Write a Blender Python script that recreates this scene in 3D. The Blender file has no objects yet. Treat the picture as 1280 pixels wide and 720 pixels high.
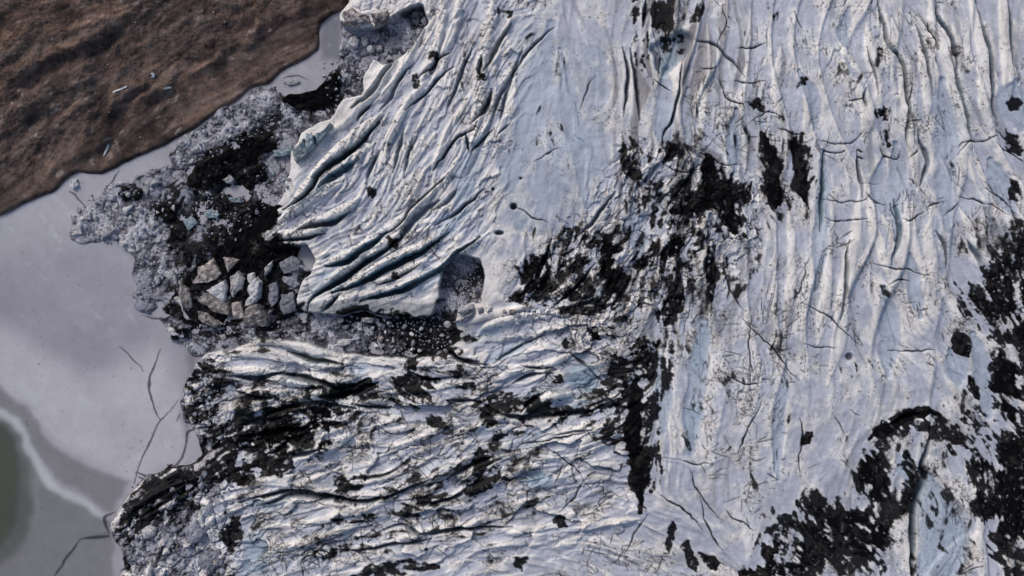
import bpy, bmesh, math, random
import numpy as np
from mathutils import Vector
rng = np.random.default_rng(7); random.seed(7)
S = 0.5            # metres per map unit
HC = 628.0         # camera height over the frozen lake
X0, Y0, NX, NY = -40, -40, 1361, 801
xs = np.arange(NX) + X0; ys = np.arange(NY) + Y0
GX, GY = np.meshgrid(xs.astype(np.float32), ys.astype(np.float32))

# ------------------------------------------------------------------ field helpers
_fx = np.fft.rfftfreq(NX); _fy = np.fft.fftfreq(NY)
def blur(a, s, sy=None):
    sy = s if sy is None else sy
    k = np.exp(-2*np.pi**2*((_fx[None, :]*s)**2 + (_fy[:, None]*sy)**2))
    return np.fft.irfft2(np.fft.rfft2(a)*k, s=a.shape).astype(np.float32)
def norm(a):
    a = a - a.mean(); return (a/(a.std() + 1e-9)).astype(np.float32)
def white(): return rng.standard_normal((NY, NX)).astype(np.float32)
def gn(s, sy=None): return norm(blur(white(), s, sy))
def fbm(s, octs=5, g=0.55):
    o = 0; a = 1
    for i in range(octs):
        o = o + a*gn(max(s, 0.5)); s /= 2; a *= g
    return norm(o)
def ss(a, b, x):
    t = np.clip((x - a)/(b - a), 0, 1); return t*t*(3 - 2*t)
def pts(s): return [tuple(float(v) for v in p.split(',')) for p in s.split()]
WX = fbm(14, 4)*2.2; WY = fbm(14, 4)*2.2
def poly(s, warp=1.0, soft=0.0):
    P = pts(s) if isinstance(s, str) else s
    bx0 = min(p[0] for p in P) - 12; bx1 = max(p[0] for p in P) + 12
    by0 = min(p[1] for p in P) - 12; by1 = max(p[1] for p in P) + 12
    i0 = int(max(0, bx0 - X0)); i1 = int(min(NX, bx1 - X0 + 1)); j0 = int(max(0, by0 - Y0)); j1 = int(min(NY, by1 - Y0 + 1))
    out = np.zeros((NY, NX), np.float32)
    if i1 <= i0 or j1 <= j0: return out
    x = GX[j0:j1, i0:i1] + WX[j0:j1, i0:i1]*warp; y = GY[j0:j1, i0:i1] + WY[j0:j1, i0:i1]*warp
    ins = np.zeros(x.shape, bool)
    for k in range(len(P)):
        (ax, ay), (bx, by) = P[k], P[(k+1) % len(P)]
        if ay == by: continue
        c = ((ay > y) != (by > y)) & (x < (bx - ax)*(y - ay)/(by - ay) + ax)
        ins ^= c
    out[j0:j1, i0:i1] = ins
    return blur(out, soft) if soft > 0 else out
def spline(P, step=3.0):
    P = [np.array(p[:2]) for p in P]
    if len(P) < 3: return np.array(P)
    Q = [2*P[0] - P[1]] + P + [2*P[-1] - P[-2]]; out = []
    for i in range(1, len(Q) - 2):
        a, b, c, d = Q[i-1:i+3]; n = max(2, int(np.hypot(*(c - b))/step))
        for k in range(n):
            t = k/n
            out.append(0.5*(2*b + (c - a)*t + (2*a - 5*b + 4*c - d)*t*t + (3*b - a - 3*c + d)*t**3))
    out.append(P[-1]); return np.array(out)
def dist(P, rmax, warp=0.4, smooth=True, taper=(0.35, 0.35)):
    """distance to the line, signed side and local width factor in a window"""
    P = spline(P) if smooth else np.array([p[:2] for p in P])
    i0 = int(max(0, P[:, 0].min() - rmax - X0 - 3)); i1 = int(min(NX, P[:, 0].max() + rmax - X0 + 4))
    j0 = int(max(0, P[:, 1].min() - rmax - Y0 - 3)); j1 = int(min(NY, P[:, 1].max() + rmax - Y0 + 4))
    if i1 <= i0 or j1 <= j0: return None
    sl = (slice(j0, j1), slice(i0, i1))
    x = GX[sl] + WX[sl]*warp; y = GY[sl] + WY[sl]*warp
    best = np.full(x.shape, 1e9, np.float32); side = np.zeros(x.shape, np.float32); tt = np.zeros(x.shape, np.float32)
    L = np.concatenate([[0], np.cumsum(np.hypot(*np.diff(P, axis=0).T))]); tot = L[-1] + 1e-6
    for k in range(len(P) - 1):
        a, b = P[k], P[k+1]; d = b - a; l2 = d @ d + 1e-6
        t = np.clip(((x - a[0])*d[0] + (y - a[1])*d[1])/l2, 0, 1)
        px = x - a[0] - t*d[0]; py = y - a[1] - t*d[1]
        q = px*px + py*py; m = q < best
        best = np.where(m, q, best); side = np.where(m, d[0]*py - d[1]*px, side)
        tt = np.where(m, (L[k] + t*(L[k+1] - L[k]))/tot, tt)
    w = np.ones_like(tt)
    if taper[0] > 0: w = w*np.clip(tt/taper[0], 0.12, 1)**0.6
    if taper[1] > 0: w = w*np.clip((1 - tt)/taper[1], 0.12, 1)**0.6
    return sl, np.sqrt(best), np.sign(side), w
def paint(F, P, r, v=1.0, soft=1.0, warp=0.6, taper=(0.35, 0.35), smooth=True):
    """max-paint a line of radius r into F"""
    P = pts(P) if isinstance(P, str) else P
    if len(P) == 1: P = P + [(P[0][0] + 0.5, P[0][1] + 0.5)]; taper = (0, 0)
    R = dist(P, r*(1 + soft) + 4, warp, smooth, taper)
    if R is None: return
    sl, d, sd, w = R
    F[sl] = np.maximum(F[sl], v*(1 - ss(r*w*(1 - 0.5*soft), r*w*(1 + soft) + 0.6, d)))

# ------------------------------------------------------------------ direction field
G = """560,20,112 600,100,112 640,60,120 520,100,122 480,60,130 450,150,132 400,220,130 370,270,140 420,280,152 470,200,120 540,200,118 600,200,115
560,270,138 480,330,148 430,360,150 400,375,140 500,350,160 620,270,118 640,340,112 560,300,145 700,100,97 700,200,92 740,60,92 720,250,100 680,330,118 740,330,122
780,350,115 790,250,100 800,60,92 840,120,95 860,220,90 900,100,90 900,300,95 850,400,95 830,350,95 880,350,92 870,500,92 960,100,92 1000,200,91 1050,50,80
1050,250,92 1000,400,92 1100,100,80 1130,250,85 1150,100,82 1100,400,80 1200,100,80 1230,250,65 1250,100,80 1270,200,60 1200,350,66 1180,450,70 1240,350,70 1100,550,88
950,550,90 1000,640,90 980,690,115 1050,630,115 1100,570,110 1160,560,95 1150,680,95 1220,560,50 1260,500,75 1250,650,85 1200,650,90 760,480,168 700,430,165
650,400,163 740,560,165 700,620,172 780,640,185 860,670,205 640,500,155 600,540,152 560,600,155 500,640,165 450,600,150 620,470,165 550,470,172 500,460,178
420,460,185 340,450,183 300,440,185 270,480,165 320,500,170 400,510,172 450,540,160 380,560,160 330,600,165 300,580,150 400,630,175 350,680,160 450,690,160
550,680,172 650,680,190 600,630,168 800,700,205 880,700,215 200,610,152 160,640,140 240,650,120 180,690,105 480,410,178 560,400,165 650,390,185 720,400,185
870,600,92 830,560,100 300,350,120 250,300,130 200,250,150"""
cx = np.zeros((NY, NX)); cy = np.zeros((NY, NX)); ww = np.zeros((NY, NX))
for g in G.split():
    x, y, a = (float(v) for v in g.split(','))
    w = np.exp(-((GX - x)**2 + (GY - y)**2)/(2*34.0**2)) + 3e-3/(1 + ((GX - x)**2 + (GY - y)**2)/3600.)
    a = math.radians(a)*2; cx += w*math.cos(a); cy += w*math.sin(a)
ang = 0.5*np.arctan2(cy, cx) + fbm(40, 3)*0.10
DX = np.cos(ang).astype(np.float32); DY = np.sin(ang).astype(np.float32)
def lic(a, L, step=1.5, ax=None, ay=None):
    """smear a field along the flow of the ice"""
    ax = DX if ax is None else ax; ay = DY if ay is None else ay
    acc = a.copy(); n = 1.0; ns = int(L/step); ux = rng.random((NY, NX), dtype=np.float32); uy = rng.random((NY, NX), dtype=np.float32)
    JX, JY = np.meshgrid(np.arange(NX, dtype=np.float32), np.arange(NY, dtype=np.float32))
    for s0 in (1, -1):
        px = JX.copy(); py = JY.copy(); lx = s0*ax; ly = s0*ay
        for k in range(ns):
            px += lx*step; py += ly*step
            ux += .618; ux -= (ux >= 1); uy += .382; uy -= (uy >= 1)
            ix = np.clip((px + ux).astype(np.int32), 0, NX - 1); iy = np.clip((py + uy).astype(np.int32), 0, NY - 1)
            vx = ax[iy, ix]; vy = ay[iy, ix]; sg = np.where(vx*lx + vy*ly < 0, -1, 1)
            lx = vx*sg; ly = vy*sg
            w = 0.5 + 0.5*math.cos(math.pi*(k + 1)/(ns + 1))
            acc += w*a[iy, ix]; n += w
    return norm(blur(acc, .5))
NB = lic(gn(15), 130, 2.5); N0 = lic(gn(9), 90, 2.0); N1 = lic(gn(3.6), 60); _ja = ang + .30*fbm(16, 3) ; JX_ = np.cos(_ja).astype(np.float32); JY_ = np.sin(_ja).astype(np.float32)
N2 = lic(gn(1.5), 26, 1.0, JX_, JY_); N3 = lic(gn(0.8), 9, 1.0, JX_, JY_)
_jb = ang + 1.2 + .5*fbm(20, 3); X1 = lic(gn(0.9), 9, 1.0, np.cos(_jb).astype(np.float32), np.sin(_jb).astype(np.float32))
F1 = fbm(22, 6, 0.6); F2 = fbm(5, 4, 0.7); F3 = fbm(60, 5, 0.55); F4 = fbm(9, 5, 0.6)

def ctrl(s, sig):
    a = np.zeros((NY, NX)); b = np.zeros((NY, NX))
    for c in s.split():
        x, y, z = (float(v) for v in c.split(','))
        w = np.exp(-((GX - x)**2 + (GY - y)**2)/(2*sig**2)) + 1e-4/(1 + ((GX - x)**2 + (GY - y)**2)/1e4)
        a += w*z; b += w
    return (a/b).astype(np.float32)
# ------------------------------------------------------------------ regions
HILL = "-60,300 0,268 35,252 66,240 88,222 100,216 125,219 150,208 170,195 205,181 240,160 268,142 290,128 310,112 320,109 336,107 352,90 365,82 385,70 397,60 396,40 400,28 415,15 432,2 438,-60 -60,-60"
UP = "540,-60 500,-60 440,-60 440,0 426,18 430,30 446,36 470,36 492,20 512,12 530,8 538,30 520,52 508,70 488,84 470,76 455,95 456,118 430,130 412,150 380,168 368,190 364,215 346,258 328,290 331,305 350,310 384,304 398,325 384,348 372,380 380,392 420,391 448,386 500,392 538,392 548,372 552,338 575,321 600,324 608,345 601,372 604,384 640,383 700,392 760,404 800,410 840,470 846,620 846,800 1320,800 1320,-60"
LOW = "232,478 246,455 262,444 290,437 320,424 352,424 380,428 425,436 470,446 520,448 556,440 574,424 568,402 574,384 592,378 640,384 700,390 780,404 862,440 880,640 890,800 140,800 160,690 140,660 150,636 176,604 214,590 250,580 266,562 250,546 236,520"
hillm = blur(poly(HILL, 0.6), 3.0)
upm = poly(UP, 0.8); lowm = poly(LOW, 0.9)
icem = np.maximum(upm, lowm)
isoft = blur(icem, 2.6)

# macro height (metres)
macro = ctrl("""350,280,9 400,200,10 450,120,10 480,20,9 540,0,13 560,100,14 460,280,13 400,360,9 480,370,10 560,200,16 560,300,14 620,350,12 660,100,18 660,250,16 760,50,20 760,200,18
740,330,15 700,380,12 780,400,13 860,100,21 860,300,17 850,420,15 1000,100,23 1000,300,20 1000,500,17 1150,50,25 1150,250,22 1200,400,20 1100,500,17 1050,640,13 1150,640,11 1240,600,16
900,600,16 850,680,12 780,560,12 700,450,14 700,600,12 600,420,12 600,550,11 500,500,9 500,620,9 400,460,8 400,600,7 300,450,6 300,520,5 260,500,3 300,680,6 200,650,4 160,650,2 700,700,11 500,700,9""", 60)
macro = blur(macro, 12)

# ------------------------------------------------------------------ traced relief
relief = np.zeros((NY, NX), np.float32)   # metres
clean = np.zeros((NY, NX), np.float32)    # bare cream ice
dark = np.zeros((NY, NX), np.float32)     # dirt in thin cracks, plus shade painted into crevasses and holes
snow = np.zeros((NY, NX), np.float32); blue = np.zeros((NY, NX), np.float32); teal = np.zeros((NY, NX), np.float32)
def ridge(P, r, h, side=0, c=1.0):
    """rounded ridge; side=+1/-1 makes a sheer wall on that side of the travel direction"""
    P = pts(P); R = dist(P, r*2.2 + 3, 0.35, True, (0.25, 0.2))
    if R is None: return
    sl, d, sd, w = R
    q = np.clip(d/(r*w), 0, 3)
    prof = np.where(q < 1, np.sqrt(np.clip(1 - 0.85*q*q, 0, 1)), 0.387*np.exp(-(q - 1)*2.2))
    if side:
        steep = np.where(q < 0.9, np.sqrt(np.clip(1 - 0.6*q*q, 0, 1)), 0.7*(1 - ss(0.9, 1.15, q)))
        prof = np.where(sd == side, steep, prof)
    relief[sl] = np.maximum(relief[sl], 1.15*h*w*prof)
    clean[sl] = np.maximum(clean[sl], c*(1 - ss(0.55, 1.1, q)))
def cut(P, r, dep, dk=0.5, tl=0.0, smooth=True, warp=0.5):
    P = pts(P) if isinstance(P, str) else P
    R = dist(P, r*2.5 + 3, warp, smooth)
    if R is None: return
    sl, d, sd, w = R
    q = d/(r*w + 0.25)
    relief[sl] -= dep*w*(1 - ss(0.15, 1.5, q))
    if dk: dark[sl] = np.maximum(dark[sl], dk*(1 - ss(0.3, 1.1, q)))
    if tl: teal[sl] = np.maximum(teal[sl], tl*(1 - ss(0.8, 2.2, q)))
RIDGES = """9,5,1|478,143 455,162 432,182 410,204 388,232 366,258 346,268
6,4,1|472,176 450,192 425,212 402,232 374,256 345,280
6,4,1|450,246 432,258 408,272 388,281 368,285
6,3,1|412,283 380,290 345,293
5,3,1|432,222 400,243 372,262 350,275
6,3.5,1|478,288 455,308 432,320 408,330
5,3,1|505,285 480,305 455,322 436,335 410,350 395,362
6,4,1|575,268 548,292 526,308 500,318 474,333 448,350 420,358
5,3.5,1|610,290 580,312 556,334 532,345 505,356 478,364 450,371
4,2.5,1|540,318 515,334 490,345 470,352
5,3,0|555,-10 553,20 548,50 536,82 524,110
8,3.5,0|618,-10 610,30 606,60 600,95 600,130 590,160 588,190
5,2.5,0|575,-10 570,30 556,60 548,80
5,2.5,1|540,95 515,125 492,160 478,185
4,2,0|596,105 578,135 560,160 548,190 538,215
5,2.5,1|510,60 488,85 468,110 452,135 430,155 405,168
4,2.5,1|530,40 510,75 495,100 470,130
4,2,0|640,20 625,55 612,85
4,2,1|575,200 550,228 525,255 500,280
4,2,0|620,110 612,140 600,165 590,185
7,2.5,0|852,70 850,100 846,130 842,160 838,185
5,2,0|884,30 884,80 880,120 876,160 872,200
5,2,0|935,90 930,130 928,170 930,215
6,2.5,0|975,60 970,110 975,150 982,165
5,2.5,0|1000,80 1010,130 1005,165
9,3.5,1|1052,55 1062,80 1075,110 1085,140 1080,175
8,3,1|1085,30 1088,70 1095,105 1100,140
7,3,1|1108,20 1112,55 1128,80 1132,120 1140,160 1142,200 1148,240
9,3.5,1|1160,0 1168,40 1185,80 1196,130 1202,170 1200,220 1190,270
9,3.5,1|1212,-10 1222,30 1228,80 1232,130 1240,170
8,3,1|1250,-10 1256,40 1258,85 1264,130
6,3,1|1150,60 1156,100 1160,150
7,2.5,0|1205,180 1220,220 1240,260 1255,290
8,3,0|1030,260 1035,320 1030,380 1022,430
9,3,0|1075,240 1068,300 1055,360 1048,430 1035,480
6,3,0|1085,265 1098,300 1110,345
7,2.5,0|1140,255 1142,300 1155,340 1160,380
8,3,0|1165,270 1160,300 1170,345 1190,380 1205,420
5,2.5,0|1200,260 1215,290 1232,320 1245,335
6,2.5,0|985,260 990,320 985,380 980,420
5,2,0|1170,430 1185,470 1200,500
5,3,1|1235,250 1262,280 1275,300
7,3,1|275,443 320,440 360,446 410,452 440,452
7,4,1|275,462 320,464 372,478 420,474 458,466
6,3,1|300,432 340,426 380,434 420,442
6,3,1|330,482 360,490 400,494 430,488
6,3,1|300,496 340,492 370,502
7,3,1|290,512 320,508 345,498
6,3,1|330,530 370,510 400,500
7,3,1|345,566 380,560 415,555 440,545
8,3.5,1|440,618 480,612 520,600 560,585 590,570
6,2.5,1|420,606 460,598 500,588 540,570
5,2.5,1|560,620 600,606 640,592 680,578
5,2,1|330,660 380,655 430,642 480,630
6,2.5,1|325,690 370,680 410,668 450,655
4,2,1|470,680 520,668 580,655 640,640
6,3,1|580,405 605,394 635,388 662,384
5,3,0|596,420 612,405 640,398 680,395
5,2.5,1|610,480 650,462 690,452 720,440
5,2.5,1|640,520 680,500 720,490
5,2,1|690,545 730,535 770,530
5,2,1|560,545 600,530 640,515
4,2,1|470,570 520,550 560,530
5,2,1|480,490 530,485 580,478 620,470
4,2,1|700,665 750,655 800,648
5,3,0|160,640 200,618 245,600
4,2.5,0|170,652 205,632 250,612
5,2.5,0|1150,520 1160,545 1166,570
7,3,0|1215,600 1225,640 1222,690 1228,730"""
for l in RIDGES.split('\n'):
    a, b = l.split('|'); r, h, sd = (float(v) for v in a.split(',')); ridge(b, r, h*(.6 if float(b.split(',')[0]) > 840 else 1), sd)
TK = []
for l in RIDGES.split('\n')[:12]:
    a, b = l.split('|'); r, h, sd = (float(v) for v in a.split(',')); Q = spline(pts(b), 2.0)
    for k in range(2, len(Q) - 2):
        if random.random() > .42: continue
        t = Q[k+1] - Q[k-1]; t = t/(np.hypot(*t) + 1e-6); nn = np.array([-t[1], t[0]])
        o_ = random.uniform(-.9, .9)*r; L = random.uniform(.25, .8)*r; q = Q[k] + nn*o_; e = nn*L + t*random.uniform(-.6, .6)*L
        TK.append(([tuple(q - e/2), tuple(q + e/2 + t*random.uniform(-.3, .3)*L)], random.choice([.25, .4, .6]), random.uniform(.5, 1)))
CUTS = """3,6,.9,.3|476,153 455,174 437,190 415,206 400,220 386,242 370,252 354,264
3,5,.4,.8|447,200 432,212 415,224 400,236
2.5,4,.8,.3|438,262 420,275 395,284 372,287
2,4,.9,0|408,292 380,298 345,300
2.8,5,.5,.9|485,290 460,309 447,319 430,329 407,333
2.6,6,.8,.5|502,295 480,313 455,329 440,341 420,353 400,366 388,378 386,390
2.8,6,.6,.8|560,290 530,313 508,323 480,337 458,350 438,358 415,364
2.8,6,.7,.7|600,295 560,330 545,341 520,353 500,363 478,368 447,377
1.6,3,.7,0|525,330 505,342 490,349 470,356
2,4,.8,0|425,365 413,378 405,388
1.4,3,.95,0|692,33 680,43 665,60 655,72 650,80 640,92
1.4,3,.9,0|565,83 555,92 545,102 535,115 520,128 508,140
1.8,4,.95,0|560,65 548,72 543,82 530,92 525,98
2.5,4,.7,0|640,30 625,52 615,72 607,90
2.4,4,.9,0|602,70 601,88 606,102
2,3,.95,0|615,112 610,126 600,140 590,150
1.3,3,.95,0|596,150 590,160 580,167 570,175 560,187 550,200 540,212
1.2,3,.95,0|580,165 584,183 588,192
1.2,3,.9,0|588,192 600,175 612,162
1,2,.9,0|636,155 620,168
1.3,3,.95,0|562,214 545,230 530,245 515,262 505,275 490,288 476,293
1.6,3,.9,0|607,238 595,246 580,255 570,265 555,275 542,282
4,4,.55,.3|548,252 532,264 518,276 505,290 497,305
2.5,3,.6,0|570,236 560,250 548,262
2.5,4,.5,.2|500,75 480,95 465,115 455,126 440,137
2,3,.5,0|518,80 500,102 490,120 475,140
2,4,.8,0|466,130 455,140 446,152
2,3,.6,0|530,30 520,50 512,70
2,3,.6,.2|478,185 465,205 458,230
2,3,.5,.2|505,160 498,190 490,215
2,3,.5,0|522,170 510,195 505,225
2,3,.6,.2|590,60 578,90 566,120 560,140
2,3,.6,0|640,100 630,125 622,150
2.2,3,.5,.2|655,60 640,95 622,125 610,150
1.3,3,.95,0|852,75 850,110 845,130 838,150 830,165 827,185
2.5,4,.9,0|808,0 806,18 804,32
2,3,.8,0|788,60 794,90 797,120 800,150
1.8,3,.9,0|778,60 785,85 782,120 780,145
2,3,.7,0|720,300 735,285 752,262 768,240
2,4,.9,0|690,300 683,320 672,345 655,362
1.8,3,.8,0|745,330 728,350 705,370 688,385
2,3,.7,0|790,340 778,368 765,385
2,4,.6,.2|1100,0 1105,30 1111,56 1126,70 1131,95 1134,125 1139,145 1146,170
1.5,3,.7,0|1083,60 1092,90 1096,118
2,4,.6,.1|1168,0 1174,22 1191,50 1196,80 1197,98
2.2,4,.6,.1|1221,0 1230,40 1237,65 1240,100 1242,130 1246,160
2,4,.5,.1|1260,0 1264,30 1264,60 1268,95
2,3,.6,0|1147,30 1157,60 1162,90 1167,122
2,3,.4,.2|1185,60 1203,120 1212,165 1214,190
1.6,3,.6,0|1140,105 1135,140 1136,190
1.5,3,.7,0|1080,110 1078,120 1085,135
2,3,.5,.2|1150,170 1158,200 1150,235
2.4,3,.4,.5|1032,190 1028,230 1026,290
2.4,3,.3,.5|1118,250 1124,290 1114,330
2,3,.4,.3|1062,300 1058,350 1050,400
2,3,.7,0|1170,290 1180,310 1184,335
2.5,3,.4,.2|1210,300 1222,320 1228,335
2,3,.5,0|1070,190 1075,220 1080,245
2.8,5,.9,.3|360,440 395,448 430,452
3.5,6,1,.2|340,466 375,472 405,480 435,483 460,472
3.5,6,1,0|400,497 425,493 447,487 472,477
2,4,.8,0|290,470 320,474 340,472
2,4,.8,.4|310,470 330,471 355,464
2,4,.8,.5|295,488 325,500 350,494
2.5,5,.9,0|330,520 365,508 400,505 445,510
3,5,1,0|300,545 340,540 375,535 400,524
2.5,4,.9,0|300,530 330,528 360,520
3,5,1,0|352,566 375,566 400,560
2.6,5,1,0|300,628 330,618 365,615 395,618 420,622 450,628 480,622 510,612
2.5,4,.9,0|320,632 360,620 400,622 430,620
1.6,3,.8,0|508,578 490,590 468,595 440,598
1.6,3,.8,.2|540,598 510,612 480,620
2,4,.9,0|520,630 545,628 570,620 590,606 610,598
2,4,.9,0|560,598 590,580 620,570
1.8,3,.7,.2|470,665 500,655 530,668 560,662 600,658
1.8,3,.9,0|430,690 470,685 500,680 540,675
1.8,3,.9,0|540,668 560,664 590,660 640,655
2.3,4,.95,0|580,498 605,505 620,516 650,520 680,521 720,516 745,511 772,500
1.8,3,.95,0|650,515 662,502 682,490
1.6,3,.9,0|652,457 668,460 690,458
1.8,3,.95,0|556,500 575,502 598,500
2.2,4,1,0|560,430 568,445 575,450 600,452
2,3,.8,0|560,440 580,452 610,456
1.5,3,.8,0|710,440 728,455 742,470 755,480
1.6,3,.8,0|500,455 520,468 545,475 600,472
2,4,.9,0|440,505 470,510 500,512
1.8,3,.9,0|640,480 660,470 680,466
1.6,2,.8,.2|620,455 640,440 660,425 680,418
1.4,2,.8,0|690,545 720,540 745,535
3.5,6,.6,.3|1162,535 1158,560 1152,580 1155,600 1145,625 1140,650 1140,690 1141,730
2,3,.9,0|1105,530 1120,525 1140,518 1155,515
2,3,.9,0|595,380 602,360 606,345
1.5,2,.9,0|868,50 893,55 905,65 918,78 930,96
2.5,4,.8,.3|236,612 205,628 175,650
2,4,.8,0|250,600 210,614 175,634 160,650"""
for l in CUTS.split('\n'):
    a, b = l.split('|'); r, dp, dk, tl = (float(v) for v in a.split(',')); cut(b, r*1.15, dp*1.5, dk*0.95, tl)
THIN = """1025,175 1040,180 1055,182 1070,180 1082,164|1028,186 1045,193 1056,190|975,162 990,163 1006,163|1030,246 1042,250 1065,250 1080,249 1092,240|1069,190 1078,191
1069,197 1080,198|1195,196 1205,181 1225,180 1246,172|1195,186 1202,180 1222,178|1100,188 1106,198 1122,200 1126,190|1137,198 1150,190|1030,272 1045,277 1085,276|1160,263 1175,252
1130,275 1140,279 1155,268|1178,272 1190,262 1200,250|1004,430 1022,435 1046,433|1092,325 1122,336 1165,342|1110,438 1145,440 1170,438|875,85 885,88 896,85|912,100 930,103 955,98
1130,148 1150,148|818,100 840,112|820,40 830,28 840,35|896,57 905,30 905,5|895,95 905,118 925,130 932,140|925,60 940,62 955,58|1060,125 1075,120|1010,330 1000,360 990,375|812,570 850,573 890,575
640,560 700,548 740,540|800,560 815,570|830,620 855,640 880,660|862,580 872,615 900,650|910,640 940,665|872,620 890,665 905,690|780,690 800,660 812,640|950,500 935,540 920,570
1000,375 1040,400 1075,430|905,320 915,360 930,390|930,400 970,440 1000,470|880,190 900,200 925,205|945,150 960,140 975,150|830,205 850,212 875,206|1085,240 1095,250 1110,255
905,470 930,480 960,478|940,395 938,440 940,480|1110,355 1120,350 1140,353|640,258 660,270 690,280|670,205 690,190 705,185|1200,245 1230,252 1260,270|1240,165 1260,175 1280,190|1245,180 1262,190 1280,205
1230,235 1250,245 1265,262|1000,520 1003,560 1000,600|1160,25 1162,40 1170,60|745,90 730,115 722,140|815,30 825,60 822,100|370,705 400,690 420,700|700,640 730,600 745,590|680,560 720,590 740,615"""
for l in THIN.replace('\n', '|').split('|'):
    cut(l, 1.0, 0.8, 1.15, 0, warp=0.9)
# holes melted into the ice
def hole(x, y, r, dep, rx=1.0):
    d = np.hypot((GX - x)/rx, GY - y)
    relief[...] -= dep*(1 - ss(r*0.75, r*1.15, d)); dark[...] = np.maximum(dark, 0.9*(1 - ss(r*0.6, r*1.1, d)))
hole(642, 258, 4.3, 6); hole(624, 291, 3, 3, 2.0); hole(1103, 141, 4, 5); hole(1062, 446, 5, 1.5); hole(616, 236, 2, 3); hole(651, 223, 2, 2)

# collapse pit and trough are already outside the ice mask; soft snow valleys
_m = poly('816,58 850,38 864,46 850,78 830,96 819,86', 1.0, 2.0); relief -= 4.5*_m; teal = np.maximum(teal, .7*_m); clean *= 1 - _m  # shaded hollow: carved out, with its shade also tinted teal
VALLEY = """9,1.6|832,85 832,120 830,160 835,200
6,1.5|862,110 858,150 862,190
7,1.6|918,135 916,180 918,215
9,1.4|876,400 874,450 868,520 865,565
8,1.5|1030,190 1030,240 1028,300 1022,360
9,1.5|1120,180 1122,240 1118,300
12,1.6|1178,100 1184,160 1182,230 1184,290
10,1.5|1105,360 1112,410 1108,470
10,1.4|1240,200 1255,240 1270,270
7,1.4|1140,320 1145,350 1150,400
10,1.3|1215,420 1230,470 1235,520
12,1.2|1190,440 1200,480
7,1.5|1000,90 1018,130 1020,160
6,1.2|1060,10 1055,40 1060,60
14,1.3|1270,100 1262,130 1276,160
8,1.2|700,60 712,130 724,200 735,260
12,1.0|600,170 585,220 572,280
16,1.0|690,30 672,110 655,190 640,240
22,3.0|1160,600 1168,640 1180,680 1185,740
8,1.5|610,455 640,435 665,425
8,1.6|1105,200 1100,240 1110,270
9,1.2|812,430 828,480 832,540
6,1.2|985,450 975,520 970,600
9,1.3|790,250 800,300 795,330"""
for l in VALLEY.split('\n'):
    a, b = l.split('|'); r, dp = (float(v) for v in a.split(','))
    m = np.zeros((NY, NX), np.float32); paint(m, b, r, 1, 0.7, 0.6); relief -= m*dp; snow = np.maximum(snow, m*0.8); clean *= 1 - 0.85*m
    blue = np.maximum(blue, m*0.42)
for l in """14,.95|620,600 650,596 680,600""".split('\n'): pass
for p, v in (("645,598 655,590 672,590 688,596 682,606 662,608 648,606", 1.0), ("706,468 720,456 742,462 746,486 735,492 715,486", 1.0),
             ("857,540 864,500 880,500 884,520 866,568 856,566", .8), ("866,400 884,400 882,455 874,482 866,470", .8), ("305,625 345,622 362,628 340,634 305,632", .9),
             ("304,660 330,662 335,720 300,720", .7), ("438,452 465,450 455,470 438,468", .7), ("595,412 622,410 620,420 600,422", .8),
             ("1118,560 1140,585 1138,610 1122,590", .7), ("1155,590 1170,600 1200,640 1210,700 1190,760 1145,760 1150,640", .6), ("545,270 575,262 570,290 545,300", .6),
             ("640,40 690,30 760,70 755,250 700,300 640,290 625,200 650,120", .35), ("880,240 892,240 890,290 884,270", .6), ("830,480 842,476 836,520 828,540", .5),
             ("690,505 700,500 735,500 725,512 700,514", .6), ("655,535 682,545 672,562 655,560", .5), ("395,345 420,338 400,362 384,372", .7), ("530,330 560,345 530,370 520,360", .5),
             ("945,110 960,160 950,160", .5), ("1165,100 1195,150 1195,300 1175,380 1165,300 1172,200", .3)):
    m = poly(p, 1.0, 2.0)*v; blue = np.maximum(blue, m); relief = relief*(1 - 0.8*m) - 0.8*m; clean *= 1 - m; snow = np.maximum(snow, m*0.5)
# snow filled veins
VEINS = """2.6,1|700,62 703,90 708,112 716,140 722,168 730,185 732,215 734,250
2.4,.8|430,700 480,694 520,690 550,682 590,683 640,680 680,668 740,656 800,636 840,645 880,664 905,690
2.8,.8|300,720 330,700 360,672 400,664 430,654 480,645 530,640 570,632 620,618 680,600 740,580 775,570
3.5,.9|440,521 480,516 520,512 560,498 590,482 600,470 640,455
2.5,.7|400,478 450,484 500,480 560,478 620,470
2.6,.8|560,440 600,430 640,412 672,406
3,.9|815,571 850,575 870,580 890,577 905,575
3,.8|858,440 856,480 852,520
4,.8|803,215 812,230 815,260 808,290 800,310
3,.9|800,80 812,100 820,120
2,.8|1045,60 1060,80 1074,108 1078,118
2.5,.8|1108,50 1120,65 1126,80
2.4,.8|1210,190 1222,220 1234,250 1242,275
2.4,.7|1100,360 1108,400 1120,440
2.2,.7|1165,420 1180,450 1205,470 1212,490
3,.7|830,30 824,60 832,78
3.5,.8|1190,560 1200,580 1205,600
2.4,.8|1142,545 1150,535 1150,560 1145,600
3,.8|1170,400 1172,430 1186,462
2.2,.8|975,0 965,30 972,60
3,.8|640,610 690,604 735,600 780,620
2.2,.8|430,612 470,610 520,596 560,576 600,560
2.6,.8|600,510 640,500 660,490
2,.8|1032,180 1026,215 1024,240"""
for l in VEINS.split('\n'):
    a, b = l.split('|'); r, v = (float(q) for q in a.split(','))
    m = np.zeros((NY, NX), np.float32); paint(m, b, r, v, 0.5, 1.0); snow = np.maximum(snow, m); relief += 0.4*m - 0.5*relief*m; clean *= 1 - m; dark *= 1 - 0.7*m

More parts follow.
